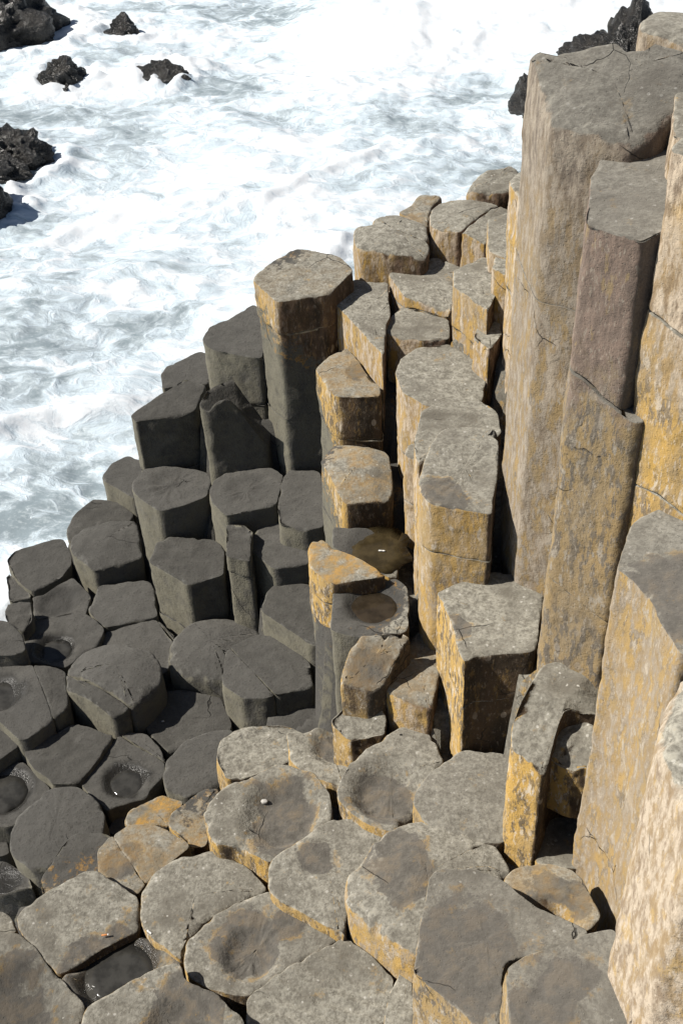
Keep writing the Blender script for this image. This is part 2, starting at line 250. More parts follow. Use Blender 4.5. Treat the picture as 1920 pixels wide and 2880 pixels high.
# ---------------------------------------------------------------- data measured on site: outline x, y, z of every column's top
COLS = {
 'L1': [[-2.197,5.809,0.701],[-2.115,5.708,0.701],[-2.049,5.662,0.701],[-1.888,5.775,0.701],[-1.83,5.91,0.701],[-1.84,5.998,0.701],[-1.926,6.184,0.701],[-2.079,6.15,0.701],[-2.252,6.073,0.701],[-2.289,5.988,0.701]],
 'L1b': [[-2.248,5.772,0.669],[-2.209,5.617,0.669],[-2.057,5.639,0.669],[-2.085,5.701,0.669],[-2.254,5.912,0.669],[-2.283,5.867,0.669]],
 'L2': [[-1.911,6.261,0.602],[-1.794,6.298,0.602],[-1.554,6.35,0.602],[-1.486,6.511,0.602],[-1.638,6.676,0.602],[-1.803,6.729,0.602],[-1.929,6.546,0.602],[-1.963,6.405,0.602]],
 'L3': [[-1.779,5.844,0.835],[-1.628,5.685,0.835],[-1.451,5.745,0.835],[-1.326,5.81,0.835],[-1.362,5.998,0.835],[-1.412,6.206,0.835],[-1.59,6.197,0.835],[-1.761,6.141,0.835],[-1.823,6.056,0.835],[-1.831,5.957,0.835]],
 'L4': [[-1.69,6.721,0.747],[-1.612,6.66,0.747],[-1.457,6.516,0.747],[-1.358,6.619,0.747],[-1.386,6.928,0.747],[-1.561,7.062,0.747],[-1.691,6.927,0.747],[-1.73,6.788,0.747]],
 'L5': [[-1.305,5.849,1.347],[-1.249,5.769,1.347],[-1.122,5.646,1.347],[-0.97,5.693,1.347],[-0.838,5.768,1.347],[-0.813,5.931,1.347],[-0.853,6.036,1.347],[-1.098,6.102,1.347],[-1.242,6.138,1.347],[-1.306,5.994,1.347],[-1.319,5.917,1.347]],
 'L6': [[-1.184,5.397,1.136],[-1.033,5.268,1.136],[-0.948,5.182,1.136],[-0.731,5.265,1.136],[-0.733,5.514,1.136],[-0.805,5.602,1.136],[-1.088,5.634,1.136],[-1.161,5.598,1.136],[-1.192,5.418,1.136]],
 'L7': [[-0.784,5.578,1.448],[-0.698,5.437,1.448],[-0.509,5.484,1.448],[-0.388,5.515,1.448],[-0.346,5.8,1.448],[-0.422,5.895,1.448],[-0.711,5.896,1.448],[-0.783,5.824,1.448],[-0.816,5.686,1.448]],
 'L8': [[-0.692,5.157,1.383],[-0.634,5.134,1.383],[-0.541,5.099,1.383],[-0.547,5.233,1.383],[-0.531,5.369,1.383],[-0.592,5.438,1.383],[-0.704,5.439,1.383]],
 'L9': [[-0.375,5.321,1.466],[-0.22,5.249,1.466],[-0.104,5.28,1.466],[-0.072,5.541,1.466],[-0.127,5.825,1.466],[-0.311,5.84,1.466],[-0.351,5.777,1.466],[-0.386,5.483,1.466]],
 'L10': [[-0.556,5.284,1.303],[-0.43,5.121,1.303],[-0.398,5.109,1.303],[-0.205,5.142,1.303],[-0.098,5.328,1.303],[-0.115,5.47,1.303],[-0.24,5.594,1.303],[-0.389,5.574,1.303],[-0.521,5.482,1.303],[-0.565,5.374,1.303]],
 'L13': [[-0.38,4.795,1.157],[-0.213,4.629,1.157],[-0.121,4.614,1.157],[-0.088,4.953,1.157],[-0.22,5.114,1.157],[-0.421,5.121,1.157],[-0.46,5.09,1.157],[-0.499,4.91,1.157]],
 'L11': [[-1.63,5.405,0.711],[-1.528,5.283,0.711],[-1.2,5.368,0.711],[-1.248,5.616,0.711],[-1.292,5.71,0.711],[-1.596,5.693,0.711],[-1.628,5.669,0.711],[-1.664,5.469,0.711]],
 'L12': [[-1.378,4.912,0.696],[-1.205,4.834,0.696],[-1.096,4.915,0.696],[-1.082,5.212,0.696],[-1.214,5.359,0.696],[-1.531,5.285,0.696],[-1.547,5.139,0.696]],
 'D1': [[-1.622,4.58,0.918],[-1.456,4.455,0.918],[-1.333,4.352,0.918],[-1.177,4.445,0.918],[-1.071,4.601,0.918],[-1.085,4.711,0.918],[-1.157,4.833,0.918],[-1.294,4.913,0.918],[-1.44,4.941,0.918],[-1.578,4.898,0.918],[-1.643,4.814,0.918],[-1.651,4.707,0.918]],
 'D2': [[-1.069,4.808,0.807],[-0.997,4.734,0.807],[-0.724,4.673,0.807],[-0.629,4.901,0.807],[-0.531,5.067,0.807],[-0.569,5.153,0.807],[-0.733,5.206,0.807],[-0.962,5.2,0.807],[-1.073,5.058,0.807],[-1.089,4.888,0.807]],
 'D3': [[-0.722,4.505,0.996],[-0.608,4.393,0.996],[-0.486,4.377,0.996],[-0.206,4.446,0.996],[-0.218,4.625,0.996],[-0.278,4.701,0.996],[-0.392,4.83,0.996],[-0.521,4.889,0.996],[-0.654,4.822,0.996],[-0.709,4.765,0.996],[-0.726,4.579,0.996]],
 'T1': [[-0.781,6.243,2.15],[-0.725,6.193,2.15],[-0.569,6.119,2.15],[-0.436,6.068,2.15],[-0.348,6.511,2.15],[-0.498,6.716,2.15],[-0.773,6.468,2.15],[-0.809,6.321,2.15]],
 'T2': [[-1.126,6.451,1.717],[-1.021,6.48,1.717],[-0.822,6.487,1.717],[-0.781,6.827,1.717],[-0.896,6.887,1.717],[-0.988,6.832,1.717],[-1.119,6.718,1.717],[-1.152,6.621,1.717]],
 'K1': [[-1.259,6.083,1.716],[-1.24,6.097,1.716],[-1.023,6.126,1.716],[-0.896,6.174,1.716],[-0.836,6.478,1.716],[-0.984,6.555,1.716],[-1.128,6.39,1.716],[-1.309,6.162,1.716]],
 'K2': [[-0.775,5.868,1.91],[-0.729,5.874,1.964],[-0.641,5.886,2.001],[-0.436,5.914,1.591],[-0.396,6.164,1.641],[-0.611,6.186,1.951],[-0.788,6.029,1.981],[-0.826,5.898,1.95]],
 'T0': [[-0.309,5.842,2.672],[-0.015,5.881,2.672],[0.142,6.129,2.672],[0.078,6.281,2.672],[-0.113,6.424,2.672],[-0.224,6.436,2.672],[-0.352,6.26,2.672],[-0.441,6.094,2.672]],
 'R1': [[0.091,5.819,2.552],[0.191,5.584,2.552],[0.271,5.41,2.552],[0.304,5.717,2.552],[0.336,5.802,2.552],[0.339,5.969,2.552],[0.343,6.215,2.552],[0.161,6.292,2.552],[0.061,6.204,2.552],[-0.015,6.075,2.552]],
 'R2': [[0.151,6.408,2.725],[0.183,6.301,2.725],[0.355,6.249,2.725],[0.558,6.202,2.725],[0.598,6.291,2.725],[0.607,6.571,2.725],[0.431,6.771,2.725],[0.337,6.757,2.725],[0.26,6.637,2.725],[0.171,6.601,2.725],[0.151,6.513,2.725]],
 'R22': [[0.507,6.778,2.692],[0.621,6.636,2.692],[0.668,6.874,2.692],[0.736,7.003,2.692],[0.7,7.037,2.692],[0.599,7.078,2.692],[0.547,6.966,2.692],[0.445,6.861,2.692]],
 'R18': [[0.616,6.509,2.755],[0.667,6.432,2.755],[0.791,6.383,2.755],[0.929,6.265,2.755],[0.987,6.468,2.755],[1.106,6.618,2.755],[1.106,6.673,2.755],[1.036,6.776,2.755],[0.93,6.797,2.755],[0.81,6.859,2.755],[0.733,6.858,2.755],[0.649,6.763,2.755],[0.623,6.617,2.755]],
 'R17': [[0.927,6.8,2.821],[1.049,6.766,2.821],[1.133,6.776,2.821],[1.238,6.861,2.821],[1.238,7.061,2.821],[1.185,7.14,2.821],[1.098,7.14,2.821],[1.001,7.121,2.821],[0.93,6.997,2.821],[0.87,6.845,2.821]],
 'R19': [[0.857,5.719,2.973],[0.889,5.677,2.973],[0.942,5.615,2.973],[0.996,5.612,2.973],[1.07,6.016,2.973],[1.038,6.189,2.973],[0.925,6.124,2.973],[0.899,6.102,2.973]],
 'R3': [[0.377,6.115,2.584],[0.422,5.968,2.584],[0.59,5.844,2.584],[0.676,5.783,2.584],[0.761,6.14,2.584],[0.806,6.293,2.584],[0.676,6.417,2.584],[0.588,6.443,2.584],[0.433,6.34,2.584],[0.35,6.249,2.584]],
 'R20': [[0.705,5.495,2.849],[0.811,5.308,2.849],[0.934,5.64,2.849],[0.913,5.872,2.849],[0.841,5.895,2.849],[0.749,5.819,2.849],[0.677,5.772,2.849],[0.653,5.58,2.849]],
 'R21': [[0.806,5.173,2.7],[0.898,5.331,2.7],[0.902,5.568,2.7],[0.849,5.559,2.7],[0.779,5.467,2.7],[0.731,5.306,2.7]],
 'R4': [[0.305,5.673,2.526],[0.374,5.631,2.526],[0.497,5.569,2.526],[0.65,5.576,2.526],[0.662,5.785,2.526],[0.503,5.906,2.526],[0.406,5.977,2.526],[0.362,5.905,2.526],[0.293,5.791,2.526]],
 'R5': [[0.346,5.136,2.496],[0.463,5.001,2.496],[0.612,4.951,2.496],[0.756,5.018,2.496],[0.802,5.21,2.496],[0.756,5.399,2.496],[0.641,5.576,2.496],[0.474,5.564,2.496],[0.379,5.489,2.496],[0.322,5.306,2.496]],
 'R6b': [[0.367,4.36,2.615],[0.478,4.453,2.615],[0.686,4.469,2.615],[0.787,4.566,2.615],[0.791,4.747,2.615],[0.733,4.846,2.615],[0.516,4.846,2.615],[0.416,4.761,2.615],[0.359,4.514,2.615]],
 'R6': [[0.354,4.084,2.669],[0.395,3.997,2.669],[0.589,3.929,2.669],[0.653,3.91,2.669],[0.733,4.26,2.669],[0.765,4.537,2.669],[0.623,4.562,2.669],[0.495,4.534,2.669],[0.42,4.386,2.669],[0.352,4.178,2.669]],
 'R7': [[0.442,3.816,2.233],[0.475,3.569,2.233],[0.49,3.45,2.233],[0.551,3.486,2.233],[0.8,3.488,2.233],[0.9,3.811,2.233],[0.925,3.931,2.233],[0.822,3.983,2.233],[0.683,4.001,2.233],[0.505,3.94,2.233],[0.409,3.889,2.233]],
 'R8': [[-0.04,5.378,2.355],[0.01,5.321,2.355],[0.136,5.31,2.355],[0.252,5.318,2.355],[0.259,5.391,2.355],[0.184,5.533,2.355],[0.116,5.736,2.355],[0.08,5.812,2.355],[-0.024,5.721,2.355],[-0.108,5.601,2.355]],
 'R9': [[-0.038,4.99,2.017],[0.018,4.836,2.017],[0.133,4.846,2.017],[0.255,4.86,2.017],[0.284,4.945,2.017],[0.287,5.217,2.017],[0.256,5.288,2.017],[0.156,5.312,2.017],[-0.016,5.342,2.017],[-0.062,5.277,2.017],[-0.108,5.177,2.017]],
 'R10': [[-0.055,4.661,1.844],[0.067,4.562,1.844],[0.225,4.421,1.844],[0.274,4.426,1.844],[0.287,4.698,1.844],[0.271,4.773,1.844],[0.126,4.798,1.844],[-0.05,4.816,1.844]],
 'R11': [[-0.176,4.371,1.989],[-0.109,4.266,1.989],[-0.054,4.234,1.989],[0.126,4.253,1.989],[0.217,4.275,1.989],[0.033,4.457,1.989],[-0.047,4.498,1.989],[-0.103,4.577,1.989],[-0.162,4.568,1.989],[-0.183,4.517,1.989]],
 'R12': [[-0.08,3.976,1.924],[0.053,3.921,1.924],[0.243,3.93,1.924],[0.296,3.949,1.924],[0.313,4.238,1.924],[0.263,4.328,1.924],[0.128,4.313,1.924],[-0.058,4.294,1.924]],
 'R14': [[-0.055,3.742,1.78],[0.092,3.705,1.73],[0.159,3.741,1.78],[0.207,3.804,1.85],[0.266,3.868,1.91],[0.304,3.914,1.94],[0.243,3.926,1.94],[0.065,3.928,1.94],[0.02,3.903,1.93],[-0.015,3.853,1.9],[-0.045,3.799,1.85]],
 'R15': [[0.17,3.743,1.737],[0.277,3.666,1.737],[0.38,3.624,1.737],[0.422,3.783,1.737],[0.474,4.041,1.737],[0.451,4.208,1.737],[0.393,4.204,1.737],[0.317,4.106,1.737],[0.246,3.988,1.737],[0.192,3.924,1.737],[0.164,3.837,1.737]],
 'R16': [[-0.022,3.627,1.53],[0.156,3.634,1.54],[0.172,3.707,1.58],[0.135,3.78,1.64],[-0.011,3.804,1.64],[-0.113,3.726,1.53]],
 'G1': [[-0.653,3.746,1.121],[-0.564,3.741,1.121],[-0.387,3.812,1.121],[-0.275,3.861,1.121],[-0.251,4.031,1.121],[-0.366,4.092,1.121],[-0.598,4.098,1.121],[-0.71,4.002,1.121],[-0.722,3.889,1.121]],
 'G2': [[-0.33,3.728,1.295],[-0.245,3.616,1.295],[-0.055,3.526,1.295],[0.125,3.712,1.295],[0.166,3.862,1.295],[-0.153,3.925,1.295],[-0.342,3.894,1.295]],
 'G3': [[-0.086,3.287,1.542],[-0.02,3.2,1.542],[0.056,3.138,1.542],[0.159,3.086,1.542],[0.263,3.23,1.542],[0.329,3.371,1.542],[0.428,3.471,1.542],[0.398,3.57,1.542],[0.366,3.671,1.542],[0.253,3.705,1.542],[0.144,3.639,1.542],[0.057,3.565,1.542],[-0.029,3.487,1.542],[-0.088,3.366,1.542]],
 'G4': [[-0.649,3.122,1.484],[-0.53,3.087,1.484],[-0.393,3.001,1.484],[-0.228,3.138,1.484],[-0.103,3.235,1.484],[-0.114,3.368,1.484],[-0.193,3.486,1.484],[-0.348,3.559,1.484],[-0.543,3.482,1.484],[-0.642,3.401,1.484],[-0.707,3.295,1.484]],
 'G5': [[0.293,3.069,1.635],[0.451,2.948,1.635],[0.639,2.959,1.635],[0.75,3.262,1.635],[0.708,3.418,1.635],[0.507,3.455,1.635],[0.334,3.324,1.635],[0.272,3.232,1.635],[0.257,3.162,1.635]],
 'G6': [[-0.06,2.666,1.644],[0.088,2.524,1.644],[0.203,2.431,1.644],[0.366,2.501,1.644],[0.544,2.666,1.644],[0.65,2.809,1.644],[0.599,2.945,1.644],[0.461,3.042,1.644],[0.313,3.09,1.644],[0.217,3.079,1.644],[0.099,3.019,1.644],[-0.019,2.884,1.644],[-0.064,2.793,1.644]],
 'G7': [[-0.391,2.862,1.481],[-0.334,2.804,1.481],[-0.07,2.629,1.481],[-0.053,2.843,1.481],[0.027,2.946,1.481],[0.134,3.118,1.481],[0.001,3.225,1.481],[-0.108,3.22,1.481],[-0.238,3.129,1.481],[-0.374,3.018,1.481],[-0.393,2.981,1.481]],
 'G8': [[-0.964,2.818,1.366],[-0.904,2.737,1.366],[-0.77,2.629,1.366],[-0.744,2.718,1.366],[-0.673,2.802,1.366],[-0.553,2.879,1.366],[-0.409,2.941,1.366],[-0.511,3.063,1.366],[-0.659,3.165,1.366],[-0.812,3.143,1.366],[-0.933,3.054,1.366],[-0.98,2.979,1.366]],
 'G9': [[-0.715,2.508,1.414],[-0.65,2.467,1.414],[-0.55,2.443,1.414],[-0.479,2.428,1.414],[-0.337,2.526,1.414],[-0.091,2.67,1.414],[-0.245,2.79,1.414],[-0.404,2.905,1.414],[-0.548,2.849,1.414],[-0.666,2.773,1.414],[-0.736,2.69,1.414],[-0.751,2.568,1.414]],
 'G10': [[-0.482,2.28,1.424],[-0.25,2.097,1.424],[0.003,2.126,1.424],[0.093,2.34,1.424],[0.124,2.477,1.424],[-0.053,2.651,1.424],[-0.091,2.662,1.424],[-0.337,2.52,1.424],[-0.478,2.423,1.424],[-0.486,2.388,1.424]],
 'G11': [[-1.207,3.138,1.259],[-1.11,3.076,1.259],[-1.014,3.02,1.259],[-0.993,3.058,1.259],[-0.916,3.144,1.259],[-0.782,3.263,1.259],[-0.914,3.37,1.259],[-0.991,3.411,1.259],[-1.083,3.399,1.259],[-1.19,3.325,1.259],[-1.229,3.268,1.259]],
 'G13': [[-1.503,2.84,1.326],[-1.431,2.753,1.326],[-1.296,2.611,1.326],[-1.098,2.733,1.326],[-0.971,2.8,1.326],[-0.991,2.966,1.326],[-1.074,3.032,1.326],[-1.192,3.104,1.326],[-1.243,3.118,1.326],[-1.392,3.05,1.326],[-1.512,2.947,1.326],[-1.531,2.9,1.326]],
 'G14': [[-1.16,2.457,1.323],[-1.058,2.396,1.323],[-0.819,2.533,1.323],[-0.776,2.639,1.323],[-0.914,2.772,1.323],[-0.972,2.793,1.323],[-1.098,2.729,1.323],[-1.296,2.607,1.323]],
 'G15': [[-1.695,2.254,1.332],[-1.415,2.154,1.332],[-1.185,2.228,1.332],[-1.158,2.452,1.332],[-1.293,2.6,1.332],[-1.428,2.744,1.332],[-1.507,2.815,1.332],[-1.604,2.826,1.332],[-1.726,2.817,1.332],[-1.79,2.678,1.332]],
 'G16': [[-1.118,2.228,1.508],[-1.007,2.08,1.508],[-0.739,2.042,1.508],[-0.471,2.152,1.508],[-0.475,2.28,1.508],[-0.537,2.338,1.508],[-0.583,2.39,1.508],[-0.645,2.424,1.508],[-0.727,2.458,1.508],[-0.754,2.535,1.508],[-0.864,2.51,1.508],[-0.982,2.453,1.508],[-1.114,2.359,1.508]],
 'G17': [[-0.582,2.525,1.13],[-0.51,2.483,1.13],[-0.508,2.578,1.13],[-0.585,2.594,1.13],[-0.69,2.615,1.13]],
 'G12': [[0.224,2.123,1.99],[0.337,2.021,1.99],[0.377,1.969,1.99],[0.457,1.953,1.99],[0.507,2.199,1.99],[0.797,2.277,1.99],[0.826,2.306,1.99],[0.623,2.448,1.99],[0.554,2.54,1.99],[0.436,2.6,1.99],[0.3,2.596,1.99],[0.263,2.562,1.99],[0.208,2.354,1.99],[0.167,2.18,1.99]],
 'G18': [[0.445,1.766,2.298],[0.584,1.657,2.298],[0.812,1.713,2.298],[0.884,2.039,2.298],[0.862,2.144,2.298],[0.754,2.124,2.298],[0.56,2.064,2.298],[0.465,2.022,2.298]],
 'G19': [[0.091,2.407,1.426],[0.046,2.165,1.426],[0.173,2.159,1.426],[0.198,2.481,1.426],[0.218,2.56,1.426],[0.177,2.555,1.426]],
 'G20': [[0.606,2.56,1.856],[0.716,2.451,1.856],[0.855,2.388,1.856],[0.915,2.439,1.856],[0.881,2.612,1.856],[0.839,2.664,1.856],[0.764,2.688,1.856],[0.694,2.685,1.856],[0.623,2.677,1.856],[0.564,2.626,1.856]],
 'G21': [[0.752,2.837,1.623],[0.84,2.816,1.623],[0.947,2.8,1.623],[1.057,3.077,1.623],[1.032,3.194,1.623],[0.855,3.182,1.623],[0.811,3.092,1.623],[0.743,2.896,1.623]],
 'G22': [[0.739,2.849,2.322],[0.849,3.062,2.332],[1.048,3.059,2.322],[1.168,3.179,2.312],[1.048,3.239,2.372],[0.966,3.305,2.392],[0.808,3.301,2.402],[0.715,3.173,2.372],[0.649,3.092,2.372],[0.62,2.965,2.352]],
 'P1': [[0.78,3.914,4.36],[0.922,3.809,4.36],[1.026,3.766,4.36],[1.132,3.818,4.36],[1.181,3.866,4.38],[1.266,3.899,4.45],[1.303,4.134,4.5],[1.169,4.206,4.52],[0.977,4.217,4.53],[0.818,4.232,4.52],[0.747,4.272,4.48]],
 'P2': [[0.891,3.288,4.301],[0.994,3.206,4.301],[1.027,3.21,4.301],[1.183,3.618,4.301],[1.191,3.875,4.301],[1.001,3.935,4.301],[0.884,3.7,4.301],[0.798,3.372,4.301]],
 'P3': [[1.194,3.554,4.47],[1.355,3.782,4.47],[1.46,4.223,4.47],[1.341,4.265,4.47],[1.267,4.177,4.47],[1.162,3.808,4.47],[1.111,3.632,4.47]],
 'P4': [[1.106,3.095,4.57],[1.186,3.023,4.57],[1.283,3.345,4.57],[1.205,3.447,4.57],[1.066,3.364,4.57],[1.025,3.32,4.57],[1.003,3.257,4.57]],
 'P5': [[0.926,2.787,3.33],[0.974,2.656,3.33],[0.989,2.521,3.33],[1.006,2.428,3.33],[1.106,2.457,3.33],[1.287,2.734,3.33],[1.358,3.103,3.33],[1.194,3.146,3.33],[0.999,3.049,3.33],[0.933,2.919,3.33],[0.892,2.826,3.33]],
 'P6': [[0.837,1.697,3.5],[0.968,1.631,3.5],[1.167,1.779,3.5],[1.289,2.133,3.5],[1.113,2.299,3.5],[0.889,2.18,3.5],[0.801,1.985,3.5]],
 'P0': [[1.492,4.878,4.296],[1.633,4.814,4.296],[1.747,5.128,4.296],[1.707,5.363,4.296],[1.623,5.394,4.296],[1.466,5.318,4.296],[1.374,5.154,4.296],[1.348,5.049,4.296]],
 'W1': [[0.911,4.993,3.565],[0.987,4.984,3.565],[1.049,5.261,3.565],[1.035,5.427,3.565],[0.945,5.41,3.565],[0.877,5.281,3.565]],
 'E0': [[-2.142,4.838,0.976],[-1.974,4.835,0.976],[-1.901,4.865,0.976],[-1.943,4.979,0.976],[-1.996,5.051,0.976],[-2.076,5.125,0.976],[-2.152,5.137,0.976],[-2.242,5.091,0.976]],
 'E1': [[-2.124,5.266,0.837],[-2.052,5.192,0.837],[-1.995,5.168,0.837],[-1.949,5.271,0.837],[-1.988,5.413,0.837],[-2.034,5.429,0.837],[-2.139,5.436,0.837],[-2.158,5.377,0.837]],
 'E2': [[-2.003,5.432,0.698],[-1.948,5.367,0.698],[-1.685,5.349,0.698],[-1.666,5.464,0.698],[-1.653,5.601,0.698],[-1.809,5.79,0.698],[-1.994,5.645,0.698],[-2.05,5.617,0.698]],
 'E3': [[-2.013,5.165,0.739],[-1.953,4.989,0.739],[-1.876,4.973,0.739],[-1.719,4.923,0.739],[-1.64,5.013,0.739],[-1.54,5.109,0.739],[-1.519,5.248,0.739],[-1.551,5.298,0.739],[-1.65,5.402,0.739],[-1.74,5.424,0.739],[-1.985,5.377,0.739],[-2.031,5.344,0.739],[-2.043,5.273,0.739]],
 'E6': [[-2.12,4.524,0.903],[-1.978,4.395,0.903],[-1.847,4.26,0.903],[-1.802,4.262,0.903],[-1.718,4.349,0.903],[-1.609,4.478,0.903],[-1.663,4.762,0.903],[-1.816,4.807,0.903],[-1.892,4.829,0.903],[-2.062,4.835,0.903],[-2.173,4.788,0.903]],
 'E7': [[-1.764,4.124,0.796],[-1.679,4.063,0.796],[-1.649,4.016,0.796],[-1.501,4.016,0.796],[-1.434,4.131,0.796],[-1.357,4.307,0.796],[-1.355,4.353,0.796],[-1.599,4.445,0.796],[-1.741,4.36,0.796],[-1.829,4.288,0.796],[-1.84,4.241,0.796]],
 'E8': [[-2.177,4.312,0.805],[-2.064,4.135,0.805],[-1.964,4.204,0.805],[-1.88,4.284,0.805],[-1.871,4.32,0.805],[-2.014,4.469,0.805],[-2.153,4.458,0.805]],
 'E9': [[-2.104,3.992,0.732],[-1.978,3.805,0.732],[-1.853,3.798,0.732],[-1.699,3.879,0.732],[-1.67,4.045,0.732],[-1.802,4.185,0.732],[-1.867,4.251,0.732],[-1.979,4.196,0.732],[-2.084,4.146,0.732]],
 'E10': [[-1.802,3.603,0.834],[-1.772,3.553,0.834],[-1.663,3.465,0.834],[-1.578,3.474,0.834],[-1.419,3.573,0.834],[-1.323,3.649,0.834],[-1.321,3.775,0.834],[-1.355,3.846,0.834],[-1.43,3.92,0.834],[-1.5,3.978,0.834],[-1.635,3.97,0.834],[-1.747,3.857,0.834],[-1.801,3.795,0.834],[-1.819,3.703,0.834]],
 'E11': [[-1.405,3.924,0.767],[-1.326,3.845,0.767],[-1.31,3.864,0.767],[-1.125,3.916,0.767],[-1.115,3.969,0.767],[-1.045,4.064,0.767],[-1.046,4.157,0.767],[-1.09,4.274,0.767],[-1.184,4.378,0.767],[-1.307,4.405,0.767],[-1.364,4.328,0.767],[-1.437,4.172,0.767],[-1.507,4.036,0.767]],
 'E12': [[-1.142,4.371,0.728],[-1.039,4.248,0.728],[-0.938,4.296,0.728],[-0.706,4.359,0.728],[-0.691,4.438,0.728],[-0.763,4.64,0.728],[-1.007,4.732,0.728],[-1.122,4.714,0.728],[-1.187,4.584,0.728],[-1.192,4.438,0.728]],
 'E13': [[-1.038,4.009,0.815],[-1.02,3.936,0.815],[-0.91,3.87,0.815],[-0.739,3.933,0.815],[-0.618,4.19,0.815],[-0.684,4.326,0.815],[-0.758,4.33,0.815],[-0.938,4.272,0.815],[-1.042,4.127,0.815]],
 'E14': [[-1.536,3.209,1.0],[-1.411,3.254,1.0],[-1.259,3.305,1.0],[-1.247,3.419,1.0],[-1.226,3.528,1.0],[-1.291,3.556,1.0],[-1.427,3.552,1.0],[-1.479,3.487,1.0],[-1.528,3.366,1.0],[-1.556,3.292,1.0]],
 'E15': [[-2.011,3.442,0.7],[-1.843,3.439,0.7],[-1.664,3.438,0.7],[-1.706,3.516,0.7],[-1.808,3.613,0.7],[-1.881,3.637,0.7],[-2.042,3.587,0.7]],
 'E16': [[-1.76,2.949,1.1],[-1.66,2.949,1.1],[-1.574,2.958,1.1],[-1.628,3.046,1.1],[-1.685,3.08,1.1],[-1.789,3.089,1.1]],
 'E17': [[-1.286,3.763,0.665],[-1.219,3.82,0.665],[-1.249,3.9,0.665],[-1.321,3.878,0.665],[-1.347,3.784,0.665]],
 'E18': [[-1.977,3.721,0.6],[-1.918,3.713,0.6],[-1.87,3.732,0.6],[-1.928,3.886,0.6],[-2.008,3.877,0.6]],
 'Ga': [[-1.209,3.701,0.832],[-1.152,3.698,0.832],[-0.981,3.688,0.832],[-0.97,3.738,0.832],[-0.906,3.846,0.832],[-1.025,3.884,0.832],[-1.076,3.882,0.832],[-1.198,3.794,0.832],[-1.216,3.736,0.832]],
 'Gb': [[-0.907,3.482,1.063],[-0.814,3.392,1.063],[-0.745,3.397,1.063],[-0.707,3.585,1.063],[-0.692,3.744,1.063],[-0.776,3.742,1.063],[-0.834,3.685,1.063],[-0.937,3.599,1.063],[-0.948,3.529,1.063]],
 'V1': [[0.843,5.489,3.0],[0.897,5.426,3.0],[0.989,5.387,3.0],[1.02,5.5,3.0],[0.937,5.565,3.0],[0.877,5.623,3.0]],
 'M1': [[0.33,4.83,2.32],[0.42,4.75,2.32],[0.6,4.75,2.32],[0.82,4.78,2.32],[0.8,5.0,2.32],[0.5,4.94,2.32],[0.36,4.93,2.32]],
}
SPLIT = {"D1":[[-1.655,4.718],[-1.201,4.386]],"D3":[[-0.698,4.807],[-0.476,4.48]],"E11":[[-1.31,4.361],[-1.045,4.152]],"R18":[[0.993,6.64],[0.787,6.38]],"L12":[[-1.214,5.359],[-1.169,5.29]],"E6":[[-1.847,4.777],[-1.715,4.477]],"G11":[[-1.178,3.361],[-1.086,3.224]]}
# hollows and domes: (height, x, y, radius)
FEAT = {
 'E3': [(-.055, -1.81, 5.11, .15)], 'E9': [(-.06, -1.94, 4.05, .19)], 'E6': [(-.05, -2.03, 4.62, .17), (.03, -1.82, 4.64, .2)],
 'E11': [(-.055, -1.26, 4.05, .14)], 'E2': [(-.04, -1.87, 5.57, .16)], 'G3': [(-.085, .155, 3.33, .21), (.015, .15, 3.5, .25)], 'G4': [(-.065, -.33, 3.26, .23)],
 'G2': [(-.06, -.08, 3.80, .16)], 'G9': [(-.045, -.475, 2.61, .14)], 'G14': [(-.08, -1.05, 2.62, .22)], 'R12': [(-.05, .14, 4.15, .17)],
 'R10': [(-.012, .18, 4.63, .2)], 'G15': [(-.07, -1.48, 2.46, .26)], 'G16': [(-.05, -.73, 2.26, .17)], 'E15': [(-.04, -1.85, 3.51, .12)],
 'L5': [(-.012, -1.07, 5.93, .15), (.012, -1.07, 5.93, .05)], 'L7': [(-.015, -.58, 5.70, .15)], 'G20': [(-.09, .72, 2.41, .14)], 'G6': [(.10, .28, 2.70, .40)],
 'D1': [(.17, -1.34, 4.66, .42)], 'D2': [(.16, -.82, 4.93, .40)], 'R9': [(.08, .08, 5.12, .30)], 'P1': [(.13, 1.08, 4.2, .60)], 'P0': [(.08, 1.5, 5.1, .35)],
 'R18': [(.05, .85, 6.55, .3)], 'R2': [(.06, .38, 6.5, .3)], 'L3': [(.06, -1.6, 5.9, .3)], 'G8': [(.02, -.73, 2.95, .3)], 'E10': [(.03, -1.58, 3.76, .3)],
 'L12': [(.025, -1.3, 5.1, .3)], 'G13': [(.02, -1.25, 2.9, .3)], 'R6': [(-.012, .55, 4.2, .2)], 'R1': [(.02, .17, 5.85, .3)], 'L11': [(.01, -1.42, 5.5, .2)], 'G5': [(.015, .5, 3.2, .25)],
}
LUMP = [[0.77,2.97,2.27],[0.86,2.9,2.22],[0.99,2.88,2.22],[1.07,2.93,2.2],[1.07,3.2,2.24],[0.78,3.2,2.3]]
JOINT = {'T0': [.24, .9], 'P1': [.72], 'P2': [.60, 1.5], 'P4': [.55, 1.2], 'T1': [.36], 'R11': [.16, .42], 'L6': [.40], 'W1': [.55], 'R8': [.3], 'R6': [.33], 'L8': [.13], 'R20': [.26], 'R5': [.42], 'R6b': [.5], 'R7': [.33], 'V1': [.45], 'R19': [.5], 'M1': [.3], 'L5': [.45], 'K1': [.4], 'R9': [.33], 'R3': [.10], 'P3': [.35, .9]}
ROUGH = {'G22': 1.5, 'R16': 1.6, 'L1b': 1.8, 'R22': 1.8, 'E1': 1.8, 'E15': 1.4, 'G20': 1.3, 'R17': 1.4, 'G1': 1.5, 'Ga': 1.6, 'Gb': 1.3, 'K2': 1.3, 'L1': 1.2, 'G17': 1.2, 'R14': 1.4, 'R4': 1.4}
